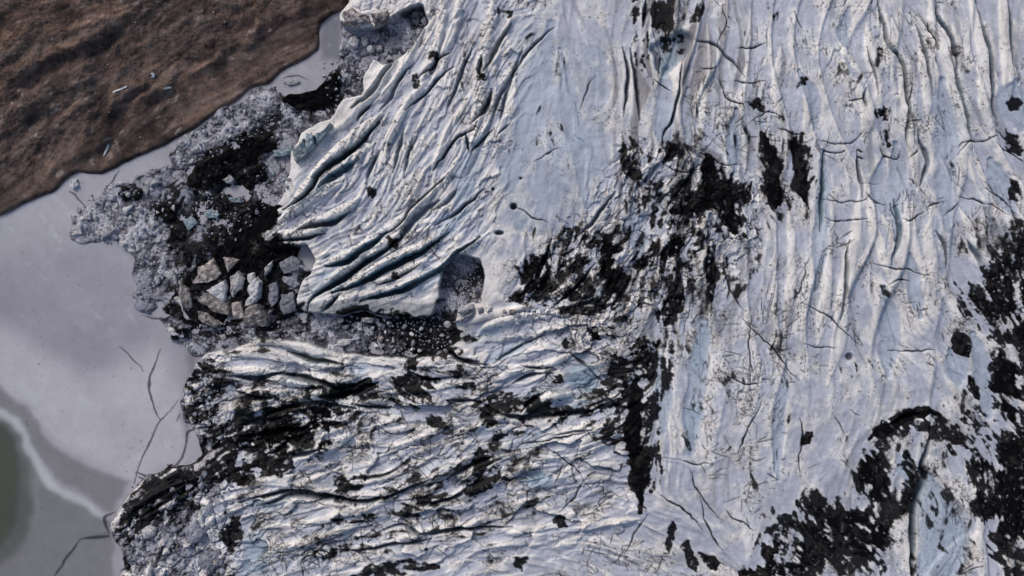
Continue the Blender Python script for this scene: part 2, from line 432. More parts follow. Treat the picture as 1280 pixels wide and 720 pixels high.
# ------------------------------------------------------------------ dirt
dz = np.zeros((NY, NX), np.float32)
DIRT = """9,1.35|957,170 965,200 970,230 966,258
6.5,1.35|998,165 1000,200 1003,235 1004,252
9,1.3|884,192 886,222 884,242
10,1.2|905,228 912,260 914,290
8,1.1|838,262 880,255 905,256
14,.7|925,235 940,242
5,.9|895,300 891,340 894,375
9,1|948,125 943,138
7,.8|1006,100 1010,108
6,.9|958,5 965,14 972,30
6,1|1103,132 1103,145
5,.9|1108,155 1106,190
7,1.1|1268,122 1272,140
6,1|1255,165 1268,178 1275,195
6,.9|1262,225 1272,250
14,1.1|1250,445 1258,490 1268,520
7,1.1|1085,552 1108,530 1140,516 1170,518
15,1|1082,570 1092,600 1108,618
22,.95|1090,640 1050,668 1010,690 960,705 930,716
16,1|1110,655 1070,690
16,.75|1030,630 1000,655 960,665
12,.9|1222,540 1232,570 1238,600
16,.8|1180,545 1205,565 1225,590
14,1|1225,615 1232,650
9,.9|1130,560 1140,600 1128,640
11,1.3|790,478 788,520 793,560 798,600 802,635
13,.6|780,440 768,490 772,530 790,600
12,.55|812,440 815,520 815,600 812,630
14,.5|955,170 970,230 975,270
9,.5|1003,160 1012,220 1008,262
9,.85|775,470 768,490 770,520
13,.85|822,428 805,450 792,470
8,1|845,382 826,402
10,.8|800,505 820,520
9,1.1|760,296 758,330 765,358 757,380
10,1.05|648,352 662,335 684,318
7,.9|700,332 742,326
8,1.0|682,345 662,366 640,372
6,1|795,326 834,320
9,1.1|845,298 838,315
7,.9|850,368 830,376
8,.8|738,352 712,364
6,.8|775,345 790,352
9,1.2|747,412 743,420
5,1|697,431 705,428
13,1.45|362,133 388,126 412,108 424,98
17,1.4|235,222 275,212 310,192 345,186
10,1.1|300,232 335,212
18,1.5|255,338 300,320 345,315 372,318
17,1.35|296,292 330,272 345,262
11,1|255,325 240,345 225,370
10,1|196,262 215,272
8,.9|236,238 245,232
8,1.0|218,285 230,300
7,1|214,420 232,426
8,.9|150,245 175,238
5,1|404,479 432,484 460,474
6,1.1|396,499 436,490 472,478
13,.95|292,552 340,545 385,530 410,512
8,1|300,602 318,590 336,572
12,.9|262,600 290,585 310,592
6,1|548,518 534,528
7,1.05|600,560 602,584
7,.9|585,612 610,600 625,590
4,1|520,625 540,624
7,1|508,456 524,452
5,1|654,508 690,516 740,512
5,1|690,470 698,476
8,.9|618,498 640,506
7,1.05|440,716 490,712 548,714
9,1.1|655,712 650,700
5,1|700,642 696,660
4,1|840,655 838,690
6,1|862,680 866,715
5,.9|882,695 895,712
6,1.05|497,298 488,306
5,1|497,338 492,342
6,.95|468,236 460,242
5,1|526,98 524,110
4,1|538,76 545,68
6,1|604,95 610,102
9,.95|822,-40 826,0 828,25 834,48
5,.9|860,30 872,18 880,5
10,.5|790,-30 800,40 806,90
10,.55|838,70 850,45
7,.8|620,5 640,20
9,.85|790,190 778,200
8,.9|842,180 826,195
6,.9|782,205 790,222
5,.9|1212,470 1225,495
6,1|1196,420 1205,445
7,.95|1235,335 1250,345
3,1|1100,60 1104,72
4,1|1010,545 1004,552
10,.8|450,398 500,400 560,412
12,.8|500,420 550,430 590,424
8,.9|420,388 440,394 460,392
12,.7|190,640 170,655 160,680
9,1|155,655 165,640 190,622
9,.9|280,640 290,660 285,690
9,.9|520,410 560,432
8,.8|455,592 432,602 415,596
5,1|400,560 415,552
12,.8|365,570 340,590"""
for l in DIRT.split('\n'):
    a, b = l.split('|'); r, v = (float(q) for q in a.split(',')); paint(dz, b, r, v, 0.9, 1.4, (0.2, 0.2))
for p, v in (("1195,378 1235,355 1245,310 1255,290 1330,270 1330,445 1240,432 1225,410 1205,395", .92), ("1238,575 1255,540 1330,530 1330,680 1248,695 1236,630", 1.0),
  ("1110,520 1085,545 1075,580 1070,612 1030,622 990,637 960,652 930,690 915,730 1090,730 1118,700 1122,640 1132,600 1100,570", .66), ("1150,515 1190,515 1240,560 1250,600 1225,625 1190,565", .6), ("1098,522 1165,510 1168,528 1110,546", .85),
  ("775,175 860,170 950,230 950,300 900,350 830,340 780,300", .42), ("640,335 700,300 760,285 850,280 850,395 700,398 640,380", .48), ("755,440 850,400 845,480 760,505", .55), ("238,452 290,440 300,560 240,580", .46), ("380,470 600,445 600,520 400,525", .38),
  ("300,500 420,490 430,560 300,600 262,605", .55), ("200,230 250,180 350,165 372,182 330,212 318,280 330,300 380,308 376,335 250,335 236,300", .62), ("1180,520 1260,480 1290,560 1240,600", .5), ("1225,330 1260,300 1330,240 1330,760 1236,720 1240,560 1262,520 1245,470 1200,400", .5),
  ("850,240 945,230 945,262 850,268", .6), ("300,690 420,690 420,720 300,720", .2), ("380,600 640,560 640,700 380,700", .30), ("600,490 780,480 790,560 600,560", .36), ("150,640 178,602 240,582 264,598 250,626 200,654 158,684", .8), ("206,300 340,290 376,318 380,400 300,424 214,416", .9), ("232,470 262,446 290,450 290,500 275,520 285,570 250,575 232,520", .5)):
    dz = np.maximum(dz, poly(p, 2.5, 6)*v) if v > .7 else dz + (1 - np.clip(dz, 0, 1))*poly(p, 3.0, 8)*v*.8
# broad light dusting of dirt over whole zones
dust = np.zeros((NY, NX), np.float32)
for p, v in (("640,340 690,290 760,250 830,230 900,250 960,270 900,380 860,440 800,480 640,400", .62), ("230,470 300,430 330,500 420,500 420,560 300,640 250,560", .62), ("760,180 820,170 850,230 800,280 770,250", .4),
             ("420,480 520,470 600,500 720,500 780,450 800,640 600,690 420,700 300,690 300,620 420,600", .36), ("200,260 370,200 370,430 210,430", .72),
             ("940,680 1060,600 1090,540 1230,530 1300,560 1300,760 900,760", .42), ("860,380 1000,380 990,500 960,660 880,640", .26), ("1180,280 1300,240 1300,560 1200,500", .38), ("140,650 220,590 300,600 300,760 150,760", .55), ("150,640 178,602 240,582 264,598 250,626 200,654 158,684", 1.0), ("232,470 262,446 300,440 300,480 275,500 285,560 250,570 230,520", .8), ("850,240 980,250 930,420 850,440", .5), ("840,90 870,90 900,240 850,240", .3),
             ("600,-40 660,-40 640,40 620,160 580,200 570,120", .35), ("800,-40 870,-40 860,60 830,110 790,70", .45), ("820,140 1010,120 1020,270 830,300", .34)):
    dust = np.maximum(dust, poly(p, 2.0, 14)*v)
BR = poly("900,700 960,600 1080,520 1180,500 1400,280 1400,800 900,800", 1, 8)
TA = np.radians(48 + 18*F3); TX = np.cos(TA).astype(np.float32); TY = np.sin(TA).astype(np.float32)
T1 = lic(gn(1.7), 13, 1, TX, TY); T2 = lic(gn(.8), 6, 1, TX, TY)
fine = norm(0.5*N2 + 0.3*N3 + 0.2*X1 + .45*F2)*(1 - BR) + BR*norm(T1*.8 + .5*T2 + .5*F2 + .6*F4)
halo = blur(dz, 7)
dust = np.clip(dust + 0.40*halo, 0, 1.1)*(1 - .85*np.clip(blue*1.3 - .3, 0, 1))
flk = ss(1.1, 2.2, norm(gn(1.1) + .6*T1 + .5*N2))
dirt = (1 - .75*flk*(1 - ss(.95, 1.15, dz)))*ss(0.36, 0.74, dz + (0.27*fine + .12*N1 + 0.12*F4)*ss(0.02, 0.35, dz)*(1 - 0.75*ss(0.95, 1.25, dz)) + .10*fine*halo)
dirt2 = ss(0.80, 1.36, dust*1.08 + .14*F1 + 0.30*N2 + 0.24*F4 + 0.10*N3 + 0.16*F2 + BR*.25*T1)
def scrib(a, w): return 1 - ss(w*.4, w, np.abs(a))
SC1 = scrib(lic(gn(3.0), 8, 1, -DY, DX), .075); SC2 = scrib(lic(gn(4.0), 14), .06); SC3 = scrib(gn(5), .05)
scr = np.maximum(np.maximum(SC1, SC2*.8), SC3*.8)*ss(.15, .75, dust + .35*F4)
# random hairline cracks filled with dirt
crk = np.zeros((NY, NX), np.float32)
CZ = [("880,380 1000,370 990,480 970,660 890,640 860,560", 240), ("1030,270 1085,270 1080,450 1010,470", 90), ("1140,300 1180,300 1210,440 1150,460", 50), ("640,300 760,250 850,240 870,380 800,440 660,390", 220),
      ("300,600 420,590 430,520 560,490 700,500 780,460 790,640 560,690 300,715", 420), ("560,440 640,400 780,410 780,500 600,500", 130), ("400,480 600,470 640,520 460,570", 120), ("940,540 1080,500 1050,640 900,680", 50),
      ("345,300 480,150 470,200 380,290", 50), ("390,350 560,280 560,300 430,370", 70), ("590,-30 660,-30 610,180 580,190", 60), ("800,-30 860,-30 850,60 800,120 780,60", 60), ("860,100 960,100 960,240 860,240", 90),
      ("960,120 1090,170 1090,260 960,260", 50), ("1100,160 1280,160 1280,280 1100,280", 80), ("1180,600 1240,600 1240,720 1200,720", 50), ("700,640 900,640 900,720 680,720", 110), ("640,-30 680,-30 670,10 640,20", 20),
      ("1100,-30 1280,-30 1280,160 1100,160", 24), ("800,250 900,280 890,420 830,430", 120), ("300,620 430,620 420,720 300,720", 70), ("900,-30 1100,-30 1100,160 900,160", 24)]
def inpoly(P, x, y):
    r = False
    for k in range(len(P)):
        (ax, ay), (bx, by) = P[k], P[(k+1) % len(P)]
        if (ay > y) != (by > y) and x < (bx - ax)*(y - ay)/(by - ay) + ax: r = not r
    return r
for Q, r, v in TK:
    P_ = dist(Q, 3, .2, False, (.3, .3))
    if P_ is not None:
        sl, d, sd, w = P_; crk[sl] = np.maximum(crk[sl], v*(1 - ss(r*w*.5, r*w + .7, d)))
for p, n in CZ:
    P = pts(p); bx = [q[0] for q in P]; by = [q[1] for q in P]
    for k in range(int(n*(4 if min(bx) < 800 else 2.4))):
        x = random.uniform(min(bx), max(bx)); y = random.uniform(min(by), max(by))
        if not inpoly(P, x, y): continue
        j = int(np.clip(y - Y0, 0, NY - 1)); i = int(np.clip(x - X0, 0, NX - 1))
        if F4[j, i] + .5*F1[j, i] < random.gauss(.25, .3): continue
        a = ang[j, i] + random.choice([0.5, 0.3, -.3, 1.3, 1.57, 1.5, -0.6, 0.1, .9]) + random.gauss(0, .25)
        L = random.choice([3, 4, 5, 6, 8, 10, 14, 24]); Q = [(x, y)]
        for q in range(3):
            a += random.gauss(0, .16); x += math.cos(a)*L/3; y += math.sin(a)*L/3; Q.append((x, y))
        R = dist(Q, 3, 0.3, False, (0.4, 0.4))
        if R is None: continue
        sl, d, sd, w = R; r = random.choice([0.25, 0.3, 0.4, 0.5, .8]); v = random.uniform(.35, 1.0)
        m = v*(1 - ss(r*w*0.5, r*w + 0.7, d)); crk[sl] = np.maximum(crk[sl], m)

# ------------------------------------------------------------------ ice surface
# how strongly the ice is ribbed along its flow, by zone
rib = np.full((NY, NX), 0.55, np.float32)
for p, v in (("340,300 480,60 540,0 640,-40 650,100 600,260 560,330 430,380", .75), ("650,20 760,20 760,250 640,320 620,200", .28), ("1080,-40 1320,-40 1320,300 1100,280", .5), ("900,430 1080,430 1060,640 900,640", .25),
             ("640,300 800,260 840,400 700,400", 1.3), ("230,430 470,440 560,560 780,520 780,640 560,720 300,720 240,560", .85), ("840,180 1000,180 960,400 840,400", .6), ("560,400 780,400 780,500 560,500", .7)):
    m = poly(p, 1, 16); rib = rib*(1 - m) + v*m
def saw(p, a=.80):
    f = p - np.floor(p); return f - ss(a, 1, f)
COLZ = poly("820,-60 1400,-60 1400,760 1180,760 1160,480 860,560 850,300", 1, 30)
LOBZ = poly("230,430 560,440 780,400 850,480 850,760 150,760 150,620", 1, 12)
drift = ctrl("""860,0,0 860,300,0 860,600,0 960,0,0 960,300,0 960,600,0 1060,0,0 1075,80,12 1085,140,22 1082,240,18 1062,400,-4 1040,600,-20 1120,60,10 1148,240,36 1160,400,45 1150,560,30
1170,0,0 1200,150,30 1215,280,46 1250,420,80 1220,0,0 1245,160,26 1270,280,60 1320,380,100 1280,0,0 1320,140,24 1300,560,100 1320,700,100""", 45)
drift = blur(drift, 8); uu = GX - drift
G5 = gn(55); S1 = saw(uu/40 + 0.34*G5 + .10*gn(22, 60) + .5, .86)*(.45 + .55*ss(-.8, .9, fbm(45, 2))); S2 = saw(N0*0.8 + 0.05*N1 + .3)
FL1 = lic(gn(2.6), 70, 1.5, JX_, JY_); FL2 = lic(gn(4.2), 100, 2.0)
ULZ = poly("330,300 470,100 540,-60 680,-60 660,120 620,260 590,320 540,372 380,392", 1, 12)
gate = ss(-.5, .9, F4 + .6*F1)
flin = np.maximum((1 - ss(.02, .10, np.abs(FL1))), (1 - ss(.03, .11, np.abs(FL2))))*gate
fz = np.clip(.95*ULZ + .75*LOBZ + .75*COLZ + .15, 0, 1)
h1 = 1.0*ULZ*(1.3*saw(FL2*.9 + .2, .8) + .8*(1 - np.abs(FL1)) ) + 0.50*N0*(1 - .6*COLZ) - 0.40*np.abs(N1)*(1 - .5*COLZ) + 0.12*N2 + 0.04*N3 + COLZ*(4.8*S1 + 0.2*S2) + LOBZ*(1.5*S2 + .15*N2)
hice = macro - .7*flin*fz + rib*h1*1.15 + 0.30*F1 + 0.05*F2 + 0.10*F4*dust + relief - 0.15*crk - 0.5*dirt - 0.25*dirt2
# tumbled blocks in the broken zones
def voro(n_cell, jit=0.9, sq=1.0, rot=0):
    c_, s_ = math.cos(math.radians(rot)), math.sin(math.radians(rot))
    gx = (GX*c_ + GY*s_ + 900 + 8*F3)/(n_cell*sq); gy = (-GX*s_ + GY*c_ + 1500 + 8*F1*.5)/n_cell
    ix = np.floor(gx).astype(int); iy = np.floor(gy).astype(int)
    tab = rng.random((512, 512, 3)); d1 = np.full((NY, NX), 9.); d2 = np.full((NY, NX), 9.); val = np.zeros((NY, NX))
    vx = np.zeros((NY, NX)); vy = np.zeros((NY, NX))
    for a in (-1, 0, 1):
        for b in (-1, 0, 1):
            t = tab[(iy + b) % 512, (ix + a) % 512]
            ox = ix + a + 0.5 + (t[..., 0] - .5)*jit; oy = iy + b + 0.5 + (t[..., 1] - .5)*jit
            d = np.hypot(gx + WX/n_cell*0.8 - ox, gy + WY/n_cell*0.8 - oy)
            m = d < d1; d2 = np.where(m, d1, np.minimum(d2, d)); d1 = np.where(m, d, d1); val = np.where(m, t[..., 2], val)
            vx = np.where(m, gx - ox, vx); vy = np.where(m, gy - oy, vy)
    return (d2 - d1).astype(np.float32), val.astype(np.float32), vx.astype(np.float32), vy.astype(np.float32)
e1, v1, ax1, ay1 = voro(17); e2, v2, ax2, ay2 = voro(6.5)
tilt1 = ax1*np.cos(v1*40) + ay1*np.sin(v1*40); tilt2 = ax2*np.cos(v2*40) + ay2*np.sin(v2*40)
blk = np.zeros((NY, NX), np.float32)
for p, v in (("232,478 290,438 300,500 290,560 250,560", .9), ("140,650 220,600 300,600 300,760 150,760", .8), ("590,390 780,395 830,440 780,460 640,410", .6), ("380,480 470,500 420,560 300,560 300,520", .5), ("430,0 500,-10 490,40 430,40", .4), ("640,385 800,395 800,420 640,405", .8)):
    blk = np.maximum(blk, poly(p, 2, 7)*v)
def facets(n, sq, rot, amp):
    e, v, ax, ay = voro(n, .95, sq, rot); t = ax*np.cos(v*40) + ay*np.sin(v*40)
    return amp*(1.6*(v - .5) + 2.0*t), 1 - ss(0, .09, e)
fa, ea = facets(23, 2.3, -14, 1.5); fb, eb = facets(9, 2.2, -20, .32); fe, ee = facets(11, 3.2, 124, .75); fc, ec = facets(13, 2.6, 118, 1.0); fd, ed = facets(6, 2.2, 112, .5)
LF = poly("300,600 300,470 420,440 560,440 640,390 780,405 800,460 790,660 640,700 300,720", 1, 12); CF = poly("640,330 720,290 780,180 860,190 960,230 940,320 860,400 740,402 640,385", 1, 12)
hfac = ULZ*fe*.8 + LF*(fa + fb) + CF*(fc + fd)
efac = np.clip(ULZ*ee*ss(0, 1.3, F4 + .5*F2)*.8 + LF*np.maximum(ea*(.5 + .5*ss(-.5, 1, F4)), eb*ss(-.2, 1.2, F4)) + CF*np.maximum(ec, ed*ss(-.4, 1, F4)), 0, 1)
hice = hice + hfac - 1.1*efac
blocks = 2.2*(v1 - .5) + 2.4*tilt1 - 2.4*(1 - ss(0, .16, e1)) + 0.8*(v2 - .5) + 0.9*tilt2 - 0.9*(1 - ss(0, .2, e2))
hice = hice + blk*blocks*0.9
edge = ss(0.12, 0.60, isoft + 0.05*N1 + 0.03*F2)
# low bed of slush and debris in front of and between the ice tongues
bed_m = np.zeros((NY, NX), np.float32)
BED = ["206,194 240,163 268,145 290,131 316,114 330,118 352,112 360,130 345,160 250,195", "88,292 92,270 105,246 130,236 165,228 190,214 210,206 205,190 240,175 290,150 330,146 352,136 372,122 400,108 412,92 424,84 430,66 436,44 430,30 440,-20 560,-30 560,60 480,110 420,170 390,200 360,280 380,320 400,395 540,390 545,340 575,315 612,322 612,380 600,400 570,450 480,450 380,432 300,440 240,450 212,432 206,400 195,392 165,388 168,355 160,340 170,318 140,304 110,304",
       "232,478 226,500 232,530 250,540 256,566 240,584 270,600 300,500 260,450", "210,586 170,606 148,640 140,668 158,690 156,760 320,760 320,580"]
for b in BED: bed_m = np.maximum(bed_m, poly(b, 1.6))
bed_s = blur(bed_m, 2.4)
e3, v3, ax3, ay3 = voro(4.2)
flat_ = 1 - ss(.4, 1.2, norm(F1 + .7*F4))
hbed = 1.3 + .5*F4 + flat_*(0.5*F4 + 0.45*(v2 - .5)*2 - 0.5*(1 - ss(0, .25, e2)) + 0.3*(v3 - .5) - 0.25*(1 - ss(0, .3, e3))) + 1.8*ss(.4, 1.1, dz)
hbed = hbed*ss(0.2, 0.7, bed_s) - 1.0*(1 - ss(0.08, 0.5, bed_s))
hice = hice*edge + (hbed)*(1 - edge)
wide = np.maximum(bed_s, isoft)
hice = np.where(wide < 0.05, -1.5, hice).astype(np.float32)
cliff = poly("366,384 392,380 450,372 540,380 548,372 552,398 500,398 450,390 392,400", .5, 1.5)
front = (1 - edge)
greyz = np.maximum(poly("150,640 200,600 300,600 300,760 150,760", 3, 6)*.8, poly("232,470 262,446 296,450 285,500 280,560 250,570 230,520", 3, 6)*.7)

# ------------------------------------------------------------------ colour of the surface (albedo, sRGB)
def lin(c): c = np.array(c)/255.; return np.where(c <= .04045, c/12.92, ((c + .055)/1.055)**2.4).astype(np.float32)
C_SNOW = lin((190, 193, 204)); C_CREAM = lin((242, 237, 231)); C_BLUE = lin((146, 175, 193)); C_TEAL = lin((84, 122, 138)); C_BLACK = lin((17, 16, 18)); C_GREY = lin((122, 122, 134)); C_DUST = lin((150, 142, 138))
def mix(a, b, t): return a*(1 - t[..., None]) + b*t[..., None]
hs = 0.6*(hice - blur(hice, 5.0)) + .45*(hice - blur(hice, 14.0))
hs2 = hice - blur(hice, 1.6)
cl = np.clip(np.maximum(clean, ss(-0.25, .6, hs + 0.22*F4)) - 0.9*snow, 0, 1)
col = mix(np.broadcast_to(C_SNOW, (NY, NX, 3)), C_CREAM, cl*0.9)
col = mix(col, C_BLUE, np.clip(blue*0.62 + 0.0*snow, 0, 1))
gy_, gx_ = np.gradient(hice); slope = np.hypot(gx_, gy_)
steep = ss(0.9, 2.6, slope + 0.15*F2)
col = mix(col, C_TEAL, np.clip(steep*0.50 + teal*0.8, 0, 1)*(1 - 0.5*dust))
col = mix(col, C_DUST, np.clip(ss(-0.6, 2.0, N2 + F4)*(0.10 + 0.5*dust) , 0, .6)*(1 - snow))
STR = poly("775,-60 900,-60 960,120 960,330 860,420 760,420 740,200", 2, 16); L1 = lic(gn(2.2), 90, 2.0, JX_, JY_); L2 = lic(gn(1.2), 45, 1.5, JX_, JY_)
col = mix(col, lin((112, 110, 116)), np.clip(STR*ss(-.1, 1.6, L1 + .5*L2)*.75 + (1 - STR)*ss(.8, 2.6, L1 + .6*L2)*.38, 0, .8)*(1 - .8*snow)*(1 - .7*blue))
scr_l = scrib(lic(gn(2.0), 30, 1.5, np.cos(ang + .45).astype(np.float32), np.sin(ang + .45).astype(np.float32)), .07)*ss(.2, 1.2, F1)
col = mix(col, lin((226, 226, 236)), scr_l*.42*(1 - ss(.3, .6, dust)))
col = col*(1 + 0.045*N3 + 0.04*F2 + 0.03*F1)[..., None]
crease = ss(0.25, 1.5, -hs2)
bedn = norm(F1 + .7*F4)
bedc = mix(np.broadcast_to(lin((100, 100, 110)), (NY, NX, 3)), lin((200, 200, 208)), ss(-.3, 1.6, F4 + 1.6*(v3 - .5)))
bedc = mix(bedc, lin((150, 150, 162)), ss(.5, 1.3, bedn)*.8)
palez = poly('206,196 240,160 316,110 360,108 350,138 280,172 225,200', 2, 5) + poly('86,300 90,262 140,240 180,262 230,300 225,330 160,312', 2, 5) + .7*poly('320,215 365,195 366,250 325,262', 2, 5)
bedc = mix(bedc, lin((196, 195, 203)), np.clip(palez, 0, 1)*.6*ss(-1.2, .5, F4 + .6*(v3 - .5)))
bedc = mix(bedc, C_BLACK, (1 - .6*np.clip(palez, 0, 1))*np.clip(0.75*(1 - ss(0, .22, e3))*(1 - ss(.4, 1.2, bedn)) + 0.85*ss(0.35, 1.5, -bedn + N2*.3 + .25*F2 + 1.3*ss(.1, .8, halo)), 0, 0.95))
col = mix(col, lin((142, 142, 156)), greyz*ss(-1.2, .6, F4))
col = mix(col, lin((96, 108, 118)), cliff*.75*(1 - .3*ss(0, 1, F4)))
col = mix(col, bedc, ss(0.2, 0.6, front))
dk = np.clip(np.maximum(np.maximum((1 - (1 - dirt)**2.2)*0.98, (1 - (1 - dirt2)**1.6)*np.clip(.80 + .25*F2 + .15*N3 + .25*BR, .3, .96)), np.maximum(np.clip(crk, 0, .97), dark*0.9)), 0, 1)
dk = np.maximum(dk, flin*fz*ss(-.6, 1.2, F2 + F1)*.62)
spk = ss(1.7, 2.9, gn(.75) + .5*F4 + .35*F1 + .7*dust)*(1 - .6*snow)
dk = np.maximum(dk, spk*.75)
dk = np.maximum(dk, efac*ss(-.3, 1, F4 + .5*F2 + dust)*.8*(1 - snow))
dk = np.maximum(dk, scr*.75*(1 - .7*snow))
dk = np.maximum(dk, crease*(0.08 + 0.75*dust))  # creases darkened: gathered dirt, plus shade put into the colour
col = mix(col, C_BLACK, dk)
col = np.clip(col, 0.004, 0.92)

# hillside
HDX = np.full((NY, NX), 0.0, np.float32)
ha = np.radians(-34 + 14*F3 + 6*F1); HX = np.cos(ha).astype(np.float32); HY = np.sin(ha).astype(np.float32)
B1 = lic(gn(7), 60, 2, HX, HY); B2 = lic(gn(2.4), 30, 1.5, HX, HY); B3 = lic(gn(1.0), 8, 1, HX, HY)
dshore = np.clip((-(GX*0.52 + GY*0.86) + 236), 0, 900)
hh = 2.0 + dshore*0.085 + ss(0, 50, dshore)*(0.5*B1 + .6*F1 + 0.16*B2 + 0.22*F2 + 0.10*gn(1.0) + .18*fbm(12, 5, .7) + .35*lic(gn(5), 70, 2, HX, HY) + 1.8*F3)
# gullies down to the shore
for l in ("140,20 138,60 126,100 120,140 112,180|4,3", "300,0 290,50 270,90|5,2", "20,110 60,90 110,60|4,3", "180,110 140,150 128,195|4,4", "250,60 215,110 190,140|3,3", "90,130 60,150 20,170|3,3"):
    a, b = l.split('|'); r, dp = (float(v) for v in b.split(',')); m = np.zeros((NY, NX), np.float32); paint(m, a, r*1.8, 1, 1.0, 2.5); hh -= blur(m, 3)*dp*.9
for l in ("265,68 240,85 215,102 190,118 178,128|5,2.5", "330,20 310,40 285,52 262,70|5,2.5", "175,108 150,122 125,140|5,2", "60,215 100,190 140,172|6,2", "150,20 120,45 90,70|7,2.5"):
    a, b = l.split('|'); r, dp = (float(v) for v in b.split(',')); m = np.zeros((NY, NX), np.float32); paint(m, a, r*1.5, 1, 1.0, 2.5); hh += blur(m, 3)*dp*1.2
hhill = hh*ss(0.35, 0.9, hillm) - 1.5*(1 - ss(0.1, 0.5, hillm)) + 0.2
hc = mix(np.broadcast_to(lin((96, 80, 73)), (NY, NX, 3)), lin((118, 95, 83)), ss(-.8, 1.6, B1*.6 + F3*.5 + F4*.5))
tan = np.zeros((NY, NX), np.float32)
for p, v in (("-40,-40 160,-40 150,15 120,30 60,40 0,50 -40,60", .8), ("60,45 110,20 90,60 70,90 10,100 0,60", .5), ("130,205 200,160 300,105 320,108 240,158 170,192", .6), ("215,108 262,66 268,72 225,112", .8), ("330,-20 350,20 320,40 315,10", .5), ("0,230 80,200 90,215 20,255", .4)):
    tan = np.maximum(tan, poly(p, 3, 7)*v)
hc = mix(hc, lin((146, 114, 94)), np.clip(tan*(0.75 + .25*B2), 0, 1))
hc = mix(hc, lin((58, 50, 50)), ss(.3, 1.8, -B2*.5 - F1*.7 + .25*F2)*.85)
hc = mix(hc, lin((150, 138, 130)), ss(2.3, 3.2, F2 + B3*.8)*.5)
STRA = norm(blur(lic(gn(5), 90, 2, HX, HY), .5)); hc = mix(hc, lin((104, 90, 84)), ss(.7, 2.0, STRA + .4*B2)*.6); hc = mix(hc, lin((58, 50, 48)), ss(.5, 1.8, -STRA + .4*B2)*.6)
hc = mix(hc, lin((132, 116, 106)), ss(.6, 1.6, lic(gn(1.4), 40, 1.5, HX, HY) + .6*STRA)*.35)
hc = mix(hc, hc.mean(axis=2, keepdims=True)*np.ones(3, np.float32)*np.array([1.06, .98, .95], np.float32), np.full((NY, NX), .18, np.float32))
hc = mix(hc, lin((48, 42, 42)), ss(.4, 1.6, fbm(26, 6, .72))*.6)
hc = np.clip(hc*(1 + .12*B3 + .10*F2 + .10*gn(.8) + .10*fbm(8, 4, .8))[..., None], .006, .8)

# frozen lake colours
LD = GX*0 + 0.0
lc = mix(np.broadcast_to(lin((178, 176, 183)), (NY, NX, 3)), lin((163, 161, 168)), ss(-.8, 1.2, F3 + .3*F1))
def band(p, c, v, soft):
    global lc
    lc = mix(lc, lin(c), poly(p, 1.2, soft)*v)
band("-60,330 100,300 180,330 200,400 240,440 240,560 120,560 60,520 0,440 -60,420", (148, 144, 156), .6, 16)
band("-60,470 -60,380 60,440 110,470 200,430 238,500 250,560 220,590 175,600 150,600 80,560 30,500 0,478", (196, 194, 200), .85, 10)
band("-60,475 0,480 30,508 60,548 88,575 130,593 165,603 140,640 120,632 80,605 52,580 30,545 12,515 -60,500", (134, 133, 137), .95, 2.5)
band("-60,520 0,512 18,520 36,550 50,580 80,610 120,632 142,655 150,760 -60,760", (128, 128, 129), .95, 2.0)
band("-60,506 0,508 22,524 40,556 54,584 84,614 136,642 134,648 78,622 46,592 32,560 14,530 -60,520", (194, 193, 197), .95, 2.4)
band("44,590 52,600 50,640 40,672 34,676 42,640 44,610", (140, 140, 142), .7, 2)
band("-60,530 0,524 14,534 36,580 42,620 40,660 20,690 0,700 -60,720", (88, 90, 86), .8, 4)
band("-60,535 0,530 8,535 20,560 22,600 20,640 6,680 -60,700", (84, 88, 76), .95, 2.5)
band("230,420 245,440 236,560 226,520 232,470", (128, 124, 134), .8, 3)
band("396,60 400,28 430,10 430,40 436,70 400,72", (120, 120, 132), .85, 3)
lc = mix(lc, lin((198, 197, 203)), ss(.9, 2.4, F3*.5 + lic(gn(3), 50, 2, HX, -HY) + .6*F2)*.30*(1 - poly('-60,470 0,478 30,506 60,546 88,573 130,591 175,603 150,640 160,780 -60,780', 1, 4)))
lc = lc*(1 + .025*F1 + .018*F2 + .02*F4)[..., None]
lcrk = np.zeros((NY, NX), np.float32)
for l in """1.1|202,440 193,455 187,470 186,490 192,510 201,523
.8|222,500 200,525 185,555 175,585 167,605
1.2|270,535 252,536 236,540 232,558 226,575 210,592 196,601
1.3|253,535 253,558|1.3|172,590 184,597 187,604 174,596
1.3|144,640 132,646 134,660 138,668|1.6|138,671 120,674 100,676
1.1|100,676 88,690 80,706 72,722|.4|150,432 165,447 180,462|.6|180,300 165,280|.7|180,395 205,400 215,398|.8|232,505 238,515 236,526|.6|226,515 222,525
.8|240,512 252,528 262,510|.7|108,260 96,245 88,240|1|320,205 330,200|.6|355,100 370,96 385,100|.8|128,245 140,230 150,215""".replace('\n', '|').split('\n'):
    q = l.split('|')
    for r, p in zip(q[0::2], q[1::2]): paint(lcrk, p, float(r), 1, .5, .7)
band("96,676 138,668 140,674 118,678", (104, 106, 112), .8, 1)
speck = ss(2.2, 3.0, gn(.7) + .9*blur(poly("140,560 200,520 215,500 200,560 170,590", 2), 10) + 1.1*poly("75,555 88,558 85,568 76,566", 1, 2) + .7*poly("30,440 60,430 120,470 60,470", 2, 8))
lc = mix(lc, lin((44, 46, 54)), np.clip(lcrk*.85, 0, 1)); lc = mix(lc, lin((70, 70, 78)), speck*.55)
lc = np.clip(lc, .01, .9)
waterm = poly("-60,536 0,531 10,536 22,560 25,600 22,640 8,680 -60,700", 1.4)

# ------------------------------------------------------------------ world placement
B = blur(np.where(icem > .5, hice, np.where(hillm > .5, hhill, 0)).clip(0, 80), 12).clip(0, 80)
def world(x, y, b): k = S*(HC - b)/HC; return (x - 640)*k, -(y - 360)*k
def at(F, x, y):
    return float(F[int(np.clip(round(y) - Y0, 0, NY - 1)), int(np.clip(round(x) - X0, 0, NX - 1))])
